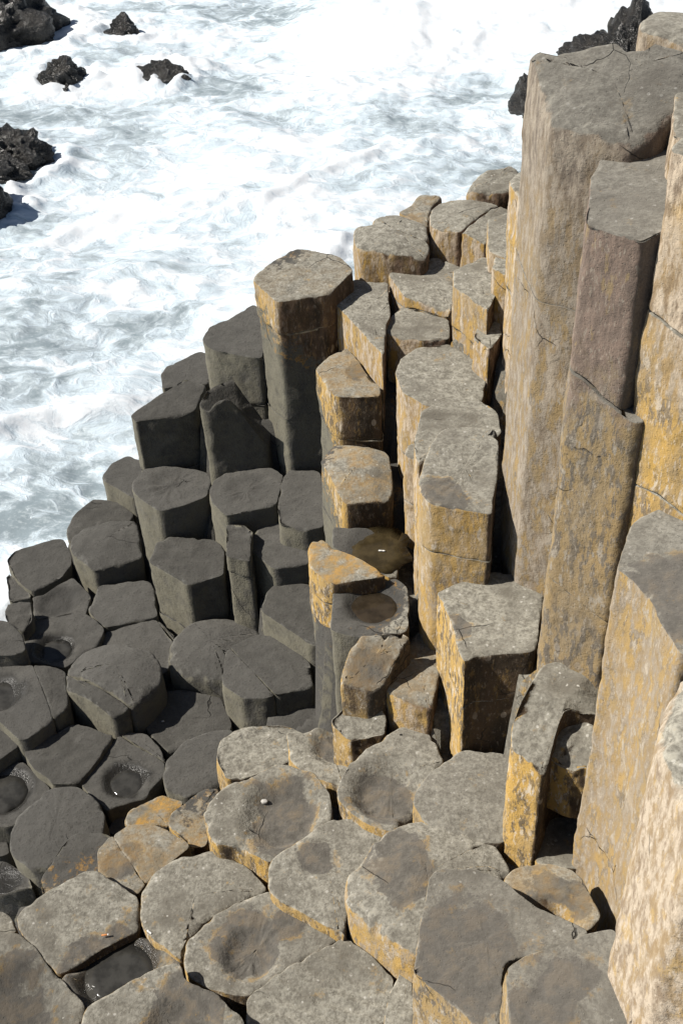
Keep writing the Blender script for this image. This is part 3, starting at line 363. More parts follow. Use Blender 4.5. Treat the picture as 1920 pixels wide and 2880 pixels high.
BEV = {'P1': .06, 'P0': .06, 'D1': .085, 'D2': .085, 'R2': .045, 'R18': .04, 'R17': .045, 'P6': .07, 'G6': .05, 'R9': .03, 'E10': .02, 'L6': .014, 'L12': .02, 'E13': .02, 'G4': .02, 'G3': .02, 'G8': .02, 'G9': .02, 'G2': .02, 'G13': .018, 'R6': .016, 'G12': .008, 'G18': .01, 'R7': .012, 'T0': .012, 'G22': .012, 'R22': .04, 'R3': .03, 'R14': .03, 'R15': .03, 'L3': .025}
LOFF = {'G1': .5, 'G2': .2, 'R10': -.6, 'R12': -1.0, 'R14': .5, 'R15': .5, 'R16': .5, 'G11': .6, 'G13': .55, 'G14': -.25, 'G15': .4, 'R22': .0, 'T1': -.15, 'K2': -.1, 'Gb': .12, 'Ga': .75, 'E14': -.10, 'R2': .4, 'R3': .4, 'R1': .3, 'R8': .15, 'R9': .05, 'T0': .3, 'L10': -.02, 'G4': .3, 'R5': .4, 'R4': .4, 'G17': -.5, 'G3': .3, 'G7': .3, 'G5': .5, 'G20': .1}

LABELS = {
 'L1': "dark angular block at the far left water's edge with a slanting flat top",
 'L1b': 'small broken dark ledge under the angular block at the far left shore',
 'L2': 'dark rounded column against the surf, just behind the domed oval one',
 'L3': 'dark oval column top spotted with tiny pits, left of the cracked starburst column',
 'L4': 'dark column beside the foam with a jagged front rim, highest of the leftmost shore group',
 'L5': 'dark column with a starburst mark in the middle of its hexagonal top',
 'L6': 'dark five-sided column with a long black front face above the twin domes',
 'L7': 'dark hexagonal column with a shallow dip, below the broken hollow column',
 'L8': 'narrow dark column wedged upright between two wider dark ones below the shallow-dipped hexagon',
 'L9': 'dark column at the foot of the tallest left pillar, half hidden by an ochre neighbour',
 'L10': 'dark column top with an orange lichen rim along its back edge',
 'L13': 'dark column one step below the orange-rimmed one, with a slanting front edge',
 'L11': 'plain grey-brown pentagonal column top behind the cracked dome',
 'L12': 'dark pitted column top between the cracked dome and the tall five-sided column',
 'D1': 'large dark domed column top with cracks running across its left side',
 'D2': 'smooth pale-grey dome right of the cracked dome, round like a cushion',
 'D3': 'dark hexagonal column split across by one long diagonal crack, right of the smooth dome',
 'T1': 'dark column with a sloping top leaning against the tallest left pillar',
 'T2': 'low dark rounded column between the foam and the sloping dark slab',
 'K1': 'dark column with a long sloping top and a square black front face',
 'K2': 'broken dark column with a sharp splintered crest and a hollowed black front',
 'T0': 'tall pillar with a pale lichened pentagon top and nearly black front, against the surf',
 'R1': 'lichened column right of the tall black-fronted pillar, its top pointed towards the viewer',
 'R2': 'lumpy lichened column against the sea, rusty brown along its front face',
 'R22': 'small rough dark rock peeping out between two lichened columns by the surf',
 'R18': 'tall pale column cracked diagonally across its top and front, behind the smooth hexagonal one',
 'R17': 'farthest pale blocky column by the water with orange lichen along its front',
 'R19': 'slim pale column pressed against the great tall pillar, its narrow left face in full sun',
 'R3': 'smooth pale hexagonal column with a dark chipped front edge, mid upper slope',
 'R20': 'column with a thin upright spike at its left corner and a yellow speckled face',
 'R21': 'small pinkish column tucked under the tall buff wall',
 'R4': 'pale chipped column with a fresh dark break at its front corner',
 'R5': 'wide pale grey column with a flaked cream patch on its left front',
 'R6b': 'grey column forming the rear step behind the pitted grey top',
 'R6': 'grey column with a small pit in its top and a tall rusty speckled front',
 'R7': 'bright five-sided column with an ochre left face and a dark brown front',
 'R8': 'pointed column top with ochre rim, directly in front of the tallest left pillar',
 'R9': 'low domed ochre and grey column between the pointed top and the puddle',
 'R10': 'low dark wet ledge holding a brown puddle below the domed ochre column',
 'R11': 'column with a yellow wedge-shaped top in front of the brown puddle',
 'R12': 'dark wet column holding a rusty brown pool beside the yellow wedge',
 'R14': 'mottled brown column with a chipped left corner in front of the rusty pool',
 'R15': 'mottled pale column with a pink left face, left of the bright five-sided column',
 'R16': 'small pale column top squeezed in below the mottled brown column',
 'G1': 'rough pale column with ragged outline at the edge of the dark shore columns',
 'G2': 'pale column with a small dark hollow, behind the two large dished columns',
 'G3': 'large column with a dark elongated hollow in its front half',
 'G4': 'large round column with a wide dry brown basin and one pebble',
 'G5': 'flat olive-grey column at the foot of the bright five-sided column',
 'G6': 'big circular domed column in the foreground with a pale rim',
 'G7': 'mottled pale hexagonal column between the round basin and the big circular dome',
 'G8': 'large smooth pale column top in the lower foreground with a rounded back edge',
 'G9': 'foreground column with a grey starburst dip and yellow left rim',
 'G10': 'foreground column with wavy parallel ridges across its top',
 'G11': 'orange and grey column at the edge of the dark wet ones, cracked at the back',
 'G13': 'broad pale column top at lower left with a dark wet lower corner',
 'G14': 'dark low column holding a long shaded pool near the bottom left',
 'G15': 'pale column in the bottom left corner with a big dark stain',
 'G16': 'pale column at the bottom edge between the shaded pool and the wavy-ridged column',
 'G17': 'small dark wedge of rock sunk between three pale foreground columns',
 'G12': 'large flat brown column in the foreground with a knife-sharp left edge',
 'G18': 'brown-grey raised column at the bottom right with a blue-grey streaked top',
 'G19': 'narrow triangular grey column squeezed left of the knife-edged brown one',
 'G20': 'worn column with a dark curved trough, at the foot of the yellow slab',
 'G21': 'plain grey column top under the shattered one, right of its yellow face',
 'G22': 'shattered column with a jagged grey crown and a bright yellow left face',
 'P1': 'great tall column with a big domed grey top and a pink left face',
 'P2': 'tall reddish column with a sheared grey slanting top, right of the great domed one',
 'P3': 'tall pale column cut by the right edge of the photo, near the top',
 'P4': 'yellow lichened column rising along the right edge above the smooth grey foreground top',
 'P5': 'big foreground column at right with a smooth grey top and curved ochre sides',
 'P6': 'nearest pale lichened column filling the lower right edge',
 'P0': 'rounded pale column top in the upper right corner, behind the great domed one',
 'W1': 'slim buff column clinging to the left side of the great tall pillar',
 'V1': 'short pinkish column standing between the spiked column and the slim buff one',
 'M1': 'narrow pale column between the grey rear step and the flaked wide one',
 'E0': 'dark column cut by the left edge of the photo, above the wet shiny hollow',
 'E1': 'small shattered dark ledge at the left shore between two flat tops',
 'E2': 'dark column with a soft wet dip below the angular shore block',
 'E3': 'dark column with a round wet basin, above and left of the cracked dome',
 'E6': 'wide dark column at the left edge with a glistening hollow in its left half',
 'E7': 'flat smooth dark five-sided top below the cracked dome, lighter than its neighbours',
 'E8': 'dark flat column top in the left margin with a deep black step below',
 'E9': 'dark column at the left edge holding a round dark pool',
 'E10': 'large plain dark hexagon top below the pool at the left edge',
 'E11': 'dark column with a small wet basin and a crack cutting off its back corner',
 'E12': 'dark column top half shaded between the two domes, one white pebble on it',
 'E13': 'dark rounded column top touching the ragged pale one',
 'E14': 'low dark column with a rust-coloured back rim, in front of the large plain hexagon',
 'E15': 'wet shiny dark column at the lower left edge beside the large plain hexagon',
 'E16': 'small low dark rock at the left edge above the bottom left column',
 'E17': 'tiny dark column top sunk behind the orange lichened block',
 'E18': 'small sunken dark rock at the left edge between the pool and the wet shiny column',
 'Ga': 'orange lichened block in front of the small wet basin',
 'Gb': 'column with a bright orange left edge and a dark top, touching the round basin column',
}

def lichline(x, y):          # height above which lichen grows on the rocks
    return 6.0 - (4.9 - .67 * (y - 3.5) + 1.3 * np.maximum(0, x + .2))

def link(o, parent=None):
    S.collection.objects.link(o)
    if parent: o.parent = parent
    return o
def tag(o, label=None, cat=None, group=None, kind=None):
    if label: o['label'] = label
    if cat: o['category'] = cat
    if group: o['group'] = group
    if kind: o['kind'] = kind
    return o
def mesh(name, V, F, mats, attrs=None, parent=None, smooth=True):
    me = bpy.data.meshes.new(name); me.from_pydata(V.tolist() if hasattr(V, 'tolist') else V, [], F)
    for m in mats: me.materials.append(m)
    if smooth: me.polygons.foreach_set('use_smooth', [True] * len(me.polygons))
    for k, a in (attrs or {}).items():
        at = me.attributes.new(k, 'FLOAT', 'POINT'); at.data.foreach_set('value', np.asarray(a, dtype=np.float32))
    me.update()
    return link(bpy.data.objects.new(name, me), parent)

def resample(P, seg):        # round the corners and subdivide an outline; P is n x 3
    n = len(P); out = []
    for i in range(n):
        a, b, c = P[i - 1], P[i], P[(i + 1) % n]
        la, lc = np.hypot(*(a - b)[:2]), np.hypot(*(c - b)[:2])
        k = min(.03, .3 * la, .3 * lc)
        p = b + (a - b) * k / max(la, 1e-6); q = b + (c - b) * k / max(lc, 1e-6)
        for t in (0, .25, .5, .75, 1): out.append((1 - t) ** 2 * p + 2 * t * (1 - t) * b + t * t * q)
    out = np.array(out); d = np.hypot(*(np.roll(out, -1, 0) - out)[:, :2].T); L = np.concatenate([[0], np.cumsum(d)])
    m = max(24, int(L[-1] / seg)); s = np.arange(m) * L[-1] / m
    E = np.vstack([out, out[:1]])
    return np.stack([np.interp(s, L, E[:, k]) for k in range(3)], 1)
def clip(P, p, q, sgn, gap):  # keep the part of outline P on one side of the line p-q
    p = np.array(p); q = np.array(q); e = q - p; nr = np.array([-e[1], e[0]]) / np.hypot(*e) * sgn
    dd = (P[:, :2] - p) @ nr - gap; out = []
    for i in range(len(P)):
        j = (i + 1) % len(P)
        if dd[i] >= 0: out.append(P[i])
        if (dd[i] >= 0) != (dd[j] >= 0): out.append(P[i] + (P[j] - P[i]) * dd[i] / (dd[i] - dd[j]))
    return np.array(out)

def block(name, P, ztop, zbot, seg, bev, seed, key, rough=1.0, ringz=None, cap=True, parent=None, wetf=None, botbev=.0, vis=1.5):
    O = resample(P, seg); m = len(O)
    c = O[:, :2].mean(0)
    tn = np.roll(O, -1, 0)[:, :2] - np.roll(O, 1, 0)[:, :2]
    nr = np.stack([tn[:, 1], -tn[:, 0]], 1); nr /= np.maximum(np.hypot(*nr.T), 1e-9)[:, None]
    O3 = np.column_stack([O[:, :2], np.full(m, seed * 3.7)])
    chip = np.maximum(0, vn(O3, 8, 5) - .25) * 1.6 + np.maximum(0, vn(O3, 23, 6) - .3) * 1.2
    r = bev * (.35 + .5 * (vn(O3, 11, 3) + 1) / 2 + 2.2 * chip)
    half = np.min(np.hypot(*(O[:, :2] - c).T)); r = np.minimum(r, half * .45)
    inner = O[:, :2] - nr * r[:, None]
    nk = max(4, int(half / seg / 1.1)) if cap else 3
    ts = np.linspace(0, 1, nk + 1)[1:] if cap else np.array([.3, .8, 1.0])
    V = []; NX = []; 
    zo = O[:, 2]; zc = zo.mean() if ringz is None else ringz
    def top(XY, t): return ztop(XY) if ztop is not None else zc + (zo - zc) * t
    V.append([c[0], c[1], float(top(c[None, :] if ztop is not None else c[None, :], 0)[0]) if ztop is not None else zc]); NX.append((0, 0, 1))
    V = [np.array([V[0]])]; NX = [np.array([[0, 0, 1.]])]
    for t in ts:
        XY = c + (inner - c) * t
        V.append(np.column_stack([XY, top(XY, t)])); NX.append(np.tile([0, 0, 1.], (m, 1)))
    zi = top(inner, 1.0)
    for a in (.35, .7, 1.05, 1.4):
        XY = inner + nr * (r * math.sin(a))[:, None]
        V.append(np.column_stack([XY, zi - r * (1 - math.cos(a))])); NX.append(np.column_stack([nr * math.sin(a), np.full(m, math.cos(a))]))
    zs = zi - r; bot = zbot(O[:, :2]) if callable(zbot) else np.full(m, float(zbot))
    length = float((zs - bot).max()); fine = min(length, vis)
    nf = max(3, int(fine / (seg * 1.5))); lv = list(np.linspace(0, fine, nf + 1))
    if length > fine: lv += list(np.linspace(fine, length, 6)[1:])
    lv = np.array(lv) / length
    for u in lv:
        z = zs + (bot + botbev - zs) * u
        V.append(np.column_stack([O[:, :2], z])); NX.append(np.column_stack([nr, np.zeros(m)]))
    if botbev:
        V.append(np.column_stack([O[:, :2] - nr * botbev * .7, bot])); NX.append(np.column_stack([nr, np.zeros(m)]))
    nrings = len(V) - 1
    V = np.vstack(V); NX = np.vstack(NX)
    f = fbm(V, 2.6, 3, 11) * np.where(NX[:, 2] > .3, .009, .006) + fbm(V, 9, 3, 23) * .0052 + fbm(V, 30, 2, 31) * .0024
    if rough > 1: f = f + (rough - 1) * (np.abs(fbm(V, 7, 3, 41)) * .022 - .012) * np.clip(.25 + NX[:, 2], 0, 1)
    f = f + (np.abs(fbm(V * [1, 1, .35], 5, 3, 61)) - .4) * .004 * (1 - NX[:, 2])
    V0 = V.copy()
    V = V + NX * f[:, None]
    # dents where flakes have come off near the rim
    F = [[0, 1 + (j + 1) % m, 1 + j][::-1] for j in range(m)]
    for k in range(nrings - 1):
        a = 1 + k * m; b = a + m
        for j in range(m):
            j2 = (j + 1) % m; F.append([a + j, b + j, b + j2, a + j2])
    F.append([1 + (nrings - 1) * m + j for j in range(m)][::-1])
    lo = LOFF.get(key, 0.0)
    lich = V0[:, 2] - lichline(V0[:, 0], V0[:, 1]) + lo
    wt = np.zeros(len(V))
    for (h, fx, fy, fr) in FEAT.get(key, []):
        if h < 0 and key in WET:
            dd = np.hypot(V0[:, 0] - fx, V0[:, 1] - fy) + .035 * fbm(V0, 12, 3, 3)
            wt = np.maximum(wt, sm(fr * 1.1, fr * .75, dd) * sm(.5, .8, NX[:, 2]) * WET[key])
    stn = np.zeros(len(V))
    for (fx, fy, fr) in STAIN.get(key, []):
        stn = np.maximum(stn, sm(fr * 1.25, fr * .35, np.hypot(V0[:, 0] - fx, (V0[:, 1] - fy)) + fr * .55 * fbm(V0 + seed, 5.5, 4, 17)))
    stn = stn * sm(.3, .6, NX[:, 2])
    wt = np.maximum(wt, .8 * sm(.25, .05, V0[:, 2] - .25 * fbm(V0, 3, 2, 9)))
    return mesh(name, V, F, [BAS], {'lichen': lich, 'wetness': wt, 'tone': np.full(len(V), TONE.get(key, 1.0)), 'buff': np.full(len(V), BUFF.get(key, 0.0)), 'ochre': np.full(len(V), OCH.get(key, 0.0)), 'stain': stn, 'edge': np.clip(2.2 * NX[:, 2] * np.hypot(NX[:, 0], NX[:, 1]), 0, 1), 'open': np.full(len(V), OPEN.get(key, 0.0))}, parent)

WET = {'E3': 1, 'E9': 1, 'E11': 1, 'E6': .9, 'E2': .6, 'G14': 1, 'R12': .7, 'R10': .6, 'G15': .55, 'E15': 1, 'L5': .25, 'L7': .25}
STAIN = {'G3': [(.16, 3.31, .17)], 'G4': [(-.31, 3.25, .22)], 'G2': [(-.08, 3.80, .13)], 'G9': [(-.47, 2.63, .17), (-.30, 2.72, .10)], 'G15': [(-1.5, 2.42, .28)], 'G16': [(-.72, 2.27, .17), (-.93, 2.1, .15)],
 'G20': [(.75, 2.50, .2)], 'G6': [(.14, 2.86, .20)], 'G7': [(-.18, 3.02, .10)], 'G13': [(-1.2, 2.66, .12), (-1.05, 2.75, .08)], 'R6': [(.44, 4.05, .15)], 'R14': [(.1, 3.7, .15)], 'R8': [(.12, 5.55, .10)], 'G14': [(-1.05, 2.62, .4)],
 'G12': [(.35, 2.2, .3)], 'G18': [(.6, 1.9, .2)], 'G11': [(-1.1, 3.2, .09)], 'P5': [(1.05, 2.7, .2)], 'R7': [(.47, 3.68, .09)]}
TONE = {'P2': .15, 'P1': .2, 'P5': .45, 'G12': .35, 'G18': .3, 'G3': .8, 'G5': .55, 'G7': .9, 'R14': .7, 'G6': .8, 'P0': .7, 'G9': .85, 'R6': .8}
BUFF = {'P1': .85, 'W1': .9, 'R21': 1, 'R19': .8, 'V1': .9, 'P6': 1.34, 'P5': .55, 'R6b': .8, 'R5': .8, 'R3': 1, 'R18': .9, 'P3': .8, 'R1': .8, 'M1': .8, 'P2': -1, 'P4': .15, 'R17': .7, 'R4': .8, 'R20': .45, 'R2': .6, 'R15': .6, 'G6': .4, 'G10': .5, 'R6': .35, 'R22': .6, 'T0': .3}
OPEN = {'P2': .45, 'P4': .5, 'P1': .02, 'P5': .4, 'P6': .5, 'R6': .12, 'G6': .3, 'G12': .2}
OCH = {'Ga': 1, 'Gb': .5, 'R11': .8, 'R8': .35, 'R9': .4, 'G11': .35, 'E14': .8, 'L10': .8, 'T0': .1, 'R15': .25, 'R14': .3, 'R22': .3, 'G20': .3}
STAR = {'L5': .0035, 'R6': .003, 'G6': .002, 'E10': .0015, 'L7': .002, 'D2': .0015, 'G9': .003, 'G2': .004, 'G3': .003, 'G12': .001}
ZT = {}
def ledge(P, key, n):          # blocks below a joint that stand a little proud of the one above
    k = {('P2', 1): 1.03, ('P2', 2): 1.04, ('P4', 2): 1.03, ('T0', 1): .97, ('T0', 2): .97}.get((key, n), 1.0)
    c = P.mean(0); return np.column_stack([c[0] + (P[:, 0] - c[0]) * k, c[1] + (P[:, 1] - c[1]) * k, P[:, 2]])
def build_column(key, idx):
    P = np.array(COLS[key], float); top = P[:, 2].max()
    cx, cy = P[:, 0].mean(), P[:, 1].mean()
    dist = math.sqrt(cx * cx + cy * cy + (6 - top) ** 2); seg = .0021 * dist
    A = np.column_stack([P[:, 0] - cx, P[:, 1] - cy, np.ones(len(P))]); co = np.linalg.lstsq(A, P[:, 2], rcond=None)[0]
    feats = FEAT.get(key, []); rg = ROUGH.get(key, 1.0); sd = idx + 1
    rd = random.Random(idx * 7 + 3); tx, ty = rd.uniform(-.03, .03), rd.uniform(-.03, .03)
    def zt(XY):
        z = co[0] * (XY[:, 0] - cx) + co[1] * (XY[:, 1] - cy) + co[2]
        z = z + tx * (XY[:, 0] - cx) + ty * (XY[:, 1] - cy)
        for (h, fx, fy, fr) in feats:
            d = np.hypot(XY[:, 0] - fx, XY[:, 1] - fy)
            z = z + (h * sm(fr, fr * .45, d) if h < 0 else h * (1 - np.minimum(1, d / fr) ** 2) - h * .5)
        if key in STAR:
            fx, fy = (feats[0][1], feats[0][2]) if feats else (cx, cy); d = np.hypot(XY[:, 0] - fx, XY[:, 1] - fy); th = np.arctan2(XY[:, 1] - fy, XY[:, 0] - fx)
            Q = np.column_stack([np.cos(th) * 2.2, np.sin(th) * 2.2, d * 2]); z = z + STAR[key] * 2.2 * fbm(Q, 2.2, 3, sd) * sm(0, .04, d) * sm(.24, .08, d)
        if key == 'G10':
            u = XY[:, 0] * .45 + XY[:, 1] * .9; z = z + .005 * np.sin(u * 95 + 3 * fbm(np.column_stack([XY, XY[:, 0] * 0]), 5, 2, 2))
        if key == 'G22':         # fracture planes at different tilts
            u, v = XY[:, 0] - cx, XY[:, 1] - cy
            a = z + .03 + .35 * v - .25 * u; b = z + .02 - .30 * v + .1 * u; c_ = z + .06 - .55 * u - .1 * v; e_ = z + .05 + .5 * u + .35 * v
            z = np.minimum(np.minimum(a, b), np.minimum(c_, e_)) + .014 * fbm(np.column_stack([XY, XY[:, 0] * 0]), 14, 3, 4) + .02 * vn(np.column_stack([XY, XY[:, 0] * 0]), 12, 4)
        return z
    ztop = zt if key != 'K2' else None
    ZT[key] = (zt, cx, cy)
    bev = BEV.get(key, .009 if key[0] in 'LDKTE' else .012)
    lab = LABELS[key]
    floor = -.5
    joints = JOINT.get(key, []); sp = SPLIT.get(key)
    vis = 2.6 if key[0] == 'P' else (1.9 if key in ('T0', 'W1', 'V1', 'R19', 'R20') else 1.35)
    ringz = float(P[:, 2].mean() - .05) if key == 'K2' else None
    if key == 'G22':
        root = bpy.data.objects.new('basalt_column', None); link(root); root.empty_display_size = .1; tag(root, lab, 'basalt column', kind='thing')
        block('column_block', P, ztop, floor, seg, bev, sd, key, rg, parent=root, vis=vis)
        LP = np.array(LUMP); zl = LP[:, 2].mean()
        block('broken_lump', LP, lambda XY: zl + np.minimum(.5 * (XY[:, 1] - 3.0) + .4 * (XY[:, 0] - .93), .05 - .8 * (XY[:, 0] - .93)) + .015 * fbm(np.column_stack([XY, XY[:, 0] * 0]), 14, 3, 8), zl - .42, seg, .014, sd + 50, 'G22', 2.2, parent=root, botbev=.03)
        return
    if not joints and not sp:
        o = block('basalt_column', P, ztop, floor, seg, bev, sd, key, rg, ringz=ringz, vis=vis)
        tag(o, lab, 'basalt column', kind='thing'); return
    root = bpy.data.objects.new('basalt_column', None); link(root); root.location = (0, 0, 0); root.empty_display_size = .1
    tag(root, lab, 'basalt column', kind='thing')
    if sp:
        capz = -.5
        for sgn in (1, -1):
            Q = clip(P, sp[0], sp[1], sgn, .0012)
            if len(Q) >= 3: block('column_block', Q, ztop, capz, seg, bev * .5 + .002, sd * 2 + sgn, key, rg, parent=root, vis=vis)
        return
    prev = 0.0; slope = {'P2': (-.30, .25), 'P4': (-.2, .1)}.get(key)
    lev = joints + [None]
    for n, j in enumerate(lev):
        def mk(off, s):
            if slope: return lambda XY: slope[0] * (XY[:, 0] - cx) + slope[1] * (XY[:, 1] - cy) + co[2] - off + .035 * fbm(np.column_stack([XY, XY[:, 0] * 0 + s]), 4.5, 3, 4)
            return lambda XY: co[0] * .5 * (XY[:, 0] - cx) + (co[1] * .5 + .12 * math.sin(s)) * (XY[:, 1] - cy) + .13 * math.cos(s * 1.7) * (XY[:, 0] - cx) + co[2] - off + .025 * fbm(np.column_stack([XY, XY[:, 0] * 0 + s]), 3.5, 3, 4)
        zt_n = ztop if n == 0 else mk(prev + .0012, sd + n)
        zb_n = floor if j is None else mk(j - .0012, sd + n + 1)
        jit = np.array([rd.uniform(-.005, .005), rd.uniform(-.005, .005), 0])
        PP = P
        if key == 'P2' and n == 0:
            k = int(np.argmin(P[:, 1] - .9 * P[:, 0])); c0 = P[k, :2]; PP = clip(P, c0 + [-.11, -.0], c0 + [.03, .11], 1, .0)
        block('column_block', ledge(PP, key, n) + (jit if n else 0), zt_n, zb_n, seg, bev if n == 0 else (.012 if key in ('P2', 'P4') else .002), sd * 3 + n, key, rg, cap=(n == 0), parent=root, botbev=.003 if j is not None else 0, vis=vis)
        if j is not None: prev = j

for i, k in enumerate(COLS): build_column(k, i)

# ---------------------------------------------------------------- bedrock that fills the joints between the columns, and slopes into the sea
def bedrock():
    xs = np.concatenate([np.linspace(-14, -2.6, 12), np.arange(-2.5, 2.4, .045), np.linspace(2.6, 16, 14)])
    ys = np.concatenate([np.linspace(-8, .9, 10), np.arange(1.0, 8.0, .045), np.linspace(8.2, 26, 14)])
    X, Y = np.meshgrid(xs, ys); q = np.column_stack([X.ravel(), Y.ravel()])
    z = np.full(len(q), 9.0)
    C = np.array([[v[1], v[2], float(np.array(COLS[k])[:, 2].mean())] for k, v in ZT.items()])
    d = np.hypot(q[:, None, 0] - C[None, :, 0], q[:, None, 1] - C[None, :, 1])
    dm = d.min(1); k3 = np.sort(d, 1)[:, 2]; srt = np.argsort(d, 1)[:, :3]
    low = C[srt, 2].min(1)
    q_ang = np.zeros(len(q))
    for a in range(4):                       # a joint counts as enclosed only with columns on every side
        t = a * math.pi / 2 + .4; u = np.array([math.cos(t), math.sin(t)])
        dv = C[None, :, :2] - q[:, None, :]
        q_ang += (((dv @ u) > .02) & (d < .62)).any(1)
    z = np.where((q_ang == 4) & (k3 < .55), low - .16, -.6)
    hid = (q[:, 0] > .8) & (q[:, 1] > .5) & (q[:, 1] < 7.6); z = np.where(hid & (z < 0), np.clip((q[:, 0] - .8) * 4, 0, 3.4) * sm(7.6, 6.4, q[:, 1]) - .6 * sm(6.4, 7.6, q[:, 1]), z)
    z = np.where(q[:, 1] < 1.7, np.maximum(z, (1.05 + .9 * sm(0, 1.2, q[:, 0])) * sm(-3.2, -2.0, q[:, 0]) - .6 * sm(-2.0, -3.2, q[:, 0])), z)
    P3 = np.column_stack([q, z]); P3[:, 2] += .05 * fbm(P3, 3, 3, 77)
    nx = len(xs); F = [[j * nx + i, j * nx + i + 1, (j + 1) * nx + i + 1, (j + 1) * nx + i] for j in range(len(ys) - 1) for i in range(nx - 1)]
    lich = P3[:, 2] - lichline(P3[:, 0], P3[:, 1]) - .5
    o = mesh('bedrock', P3, F, [BAS], {'lichen': lich, 'wetness': np.full(len(P3), .35), 'tone': np.ones(len(P3)), 'buff': np.zeros(len(P3))})
    tag(o, kind='structure')
bedrock()

# ---------------------------------------------------------------- the sea
def sea():
    def grow(a, b, s, far, n): 
        core = np.arange(a, b, s); k = np.geomspace(s, far, n); return np.concatenate([a - k[::-1], core, core[-1] + k])
    xs = grow(-6.5, 7.0, .045, 900, 26); ys = np.concatenate([-np.geomspace(.1, 60, 14)[::-1] + 4.5, np.arange(4.6, 22, .045), 22 + np.geomspace(.05, 1500, 30)])
    X, Y = np.meshgrid(xs, ys); P = np.column_stack([X.ravel(), Y.ravel(), np.zeros(X.size)])
    q = P * [.7, 1, 1]; far = np.hypot(P[:, 0], P[:, 1] - 13)
    warp = np.column_stack([fbm(q, .5, 2, 5), fbm(q, .5, 2, 6), np.zeros(len(q))]) * .6
    z = .10 * fbm(q + warp, .45, 2, 1) + .05 * (1 - np.abs(fbm(q + warp, 1.3, 3, 2))) + .022 * fbm(q + warp, 5, 3, 3)
    z = z + .010 * fbm(q + warp * .5, 14, 2, 8)
    # small breaking crests
    foam = np.zeros(len(P))
    def crest(x0, y0, x1, y1, h, w, fo):
        nonlocal z, foam
        a = np.array([x0, y0]); e = np.array([x1 - x0, y1 - y0]); L = np.hypot(*e); e = e / L; n = np.array([-e[1], e[0]])
        r = P[:, :2] - a; t = r @ e; s = r @ n + .18 * fbm(P, .9, 3, 50) + .05 * fbm(P, 4, 3, 51)
        al = sm(-.25 * L, .15 * L, t) * sm(1.25 * L, .85 * L, t)
        z = z + h * al * np.exp(-(s / w) ** 2) * (1 + .16 * fbm(P + warp, 1.3, 4, 52)); foam = np.maximum(foam, fo * al * np.exp(-(s / (w * 1.6)) ** 2))
    crest(.2, 18.6, 6.5, 19.6, .40, 1.2, .14)
    crest(-2.7, 5.9, -1.0, 7.7, .10, .14, .10)
    crest(-.9, 8.0, .9, 8.6, .08, .16, .12)
    crest(-3.6, 8.3, -1.9, 8.9, .12, .16, .14)
    crest(-1.2, 12.6, .6, 14.1, .10, .13, .12)
    crest(-3.2, 12.2, -1.2, 13.2, .08, .13, .10)
    crest(-.1, 11.2, .15, 11.9, .10, .10, .15)
    crest(-4.5, 16.2, -1.0, 17.6, .08, .2, .10)
    # overall cover: thick white in the middle and far right, thinner by the rocks on the left
    foam = foam + .035 + .04 * sm(-4, 2, P[:, 0]) + .01 * sm(15, 19, P[:, 1]) * sm(-1, 3, P[:, 0])
    def hole(x, y, r, a):
        nonlocal foam
        foam = foam - a * sm(r, r * .2, np.hypot((P[:, 0] - x) / 1.6, P[:, 1] - y))
    for h in [(-2.3, 7.4, .9, .13), (-1.0, 9.4, .7, .07), (.4, 10.4, .8, .10), (-3.3, 10.9, .8, .06), (2.4, 15.8, .7, .12), (-.6, 19.6, 1.1, .14), (-4.2, 15.6, 1.1, .12), (-1.5, 16.5, .8, .09), (-2.6, 9.0, .6, .07), (-1.1, 8.3, .5, .06), (1.7, 12.3, .8, .06), (-3.4, 9.6, .9, .09), (-2.0, 10.4, .7, .06), (.9, 9.4, .5, .10), (2.6, 13.6, .7, .08), (-.6, 15.3, .7, .05), (-3.9, 12.0, .8, .10), (1.0, 14.9, .8, .07)]: hole(*h)
    for bx, by, br in ((-4.9, 19.3, 1.3), (-3.0, 19, .4), (-3.6, 17.0, .45), (-2.2, 17.0, .45), (-4.0, 14.3, .7), (-4.0, 13.0, .45), (4.2, 16.2, .8), (3.2, 15.3, .45), (-2.0, 6.4, .5), (-1.1, 7.3, .5)):
        dd = np.hypot(P[:, 0] - bx, (P[:, 1] - by)) - br; e_ = np.exp(-(dd / .22) ** 2) * (.4 + .8 * np.abs(fbm(P, 3.5, 3, 90))); z = z + .12 * e_; foam = foam + .10 * e_
    foam = np.where(far > 14, .03, foam)
    z = z * np.where(far > 60, .0, 1) - .05
    P[:, 2] = z
    nx = len(xs); F = [[j * nx + i, j * nx + i + 1, (j + 1) * nx + i + 1, (j + 1) * nx + i] for j in range(len(ys) - 1) for i in range(nx - 1)]
    tag(mesh('sea', P, F, [SEA], {'foam': foam}), kind='structure')
sea()

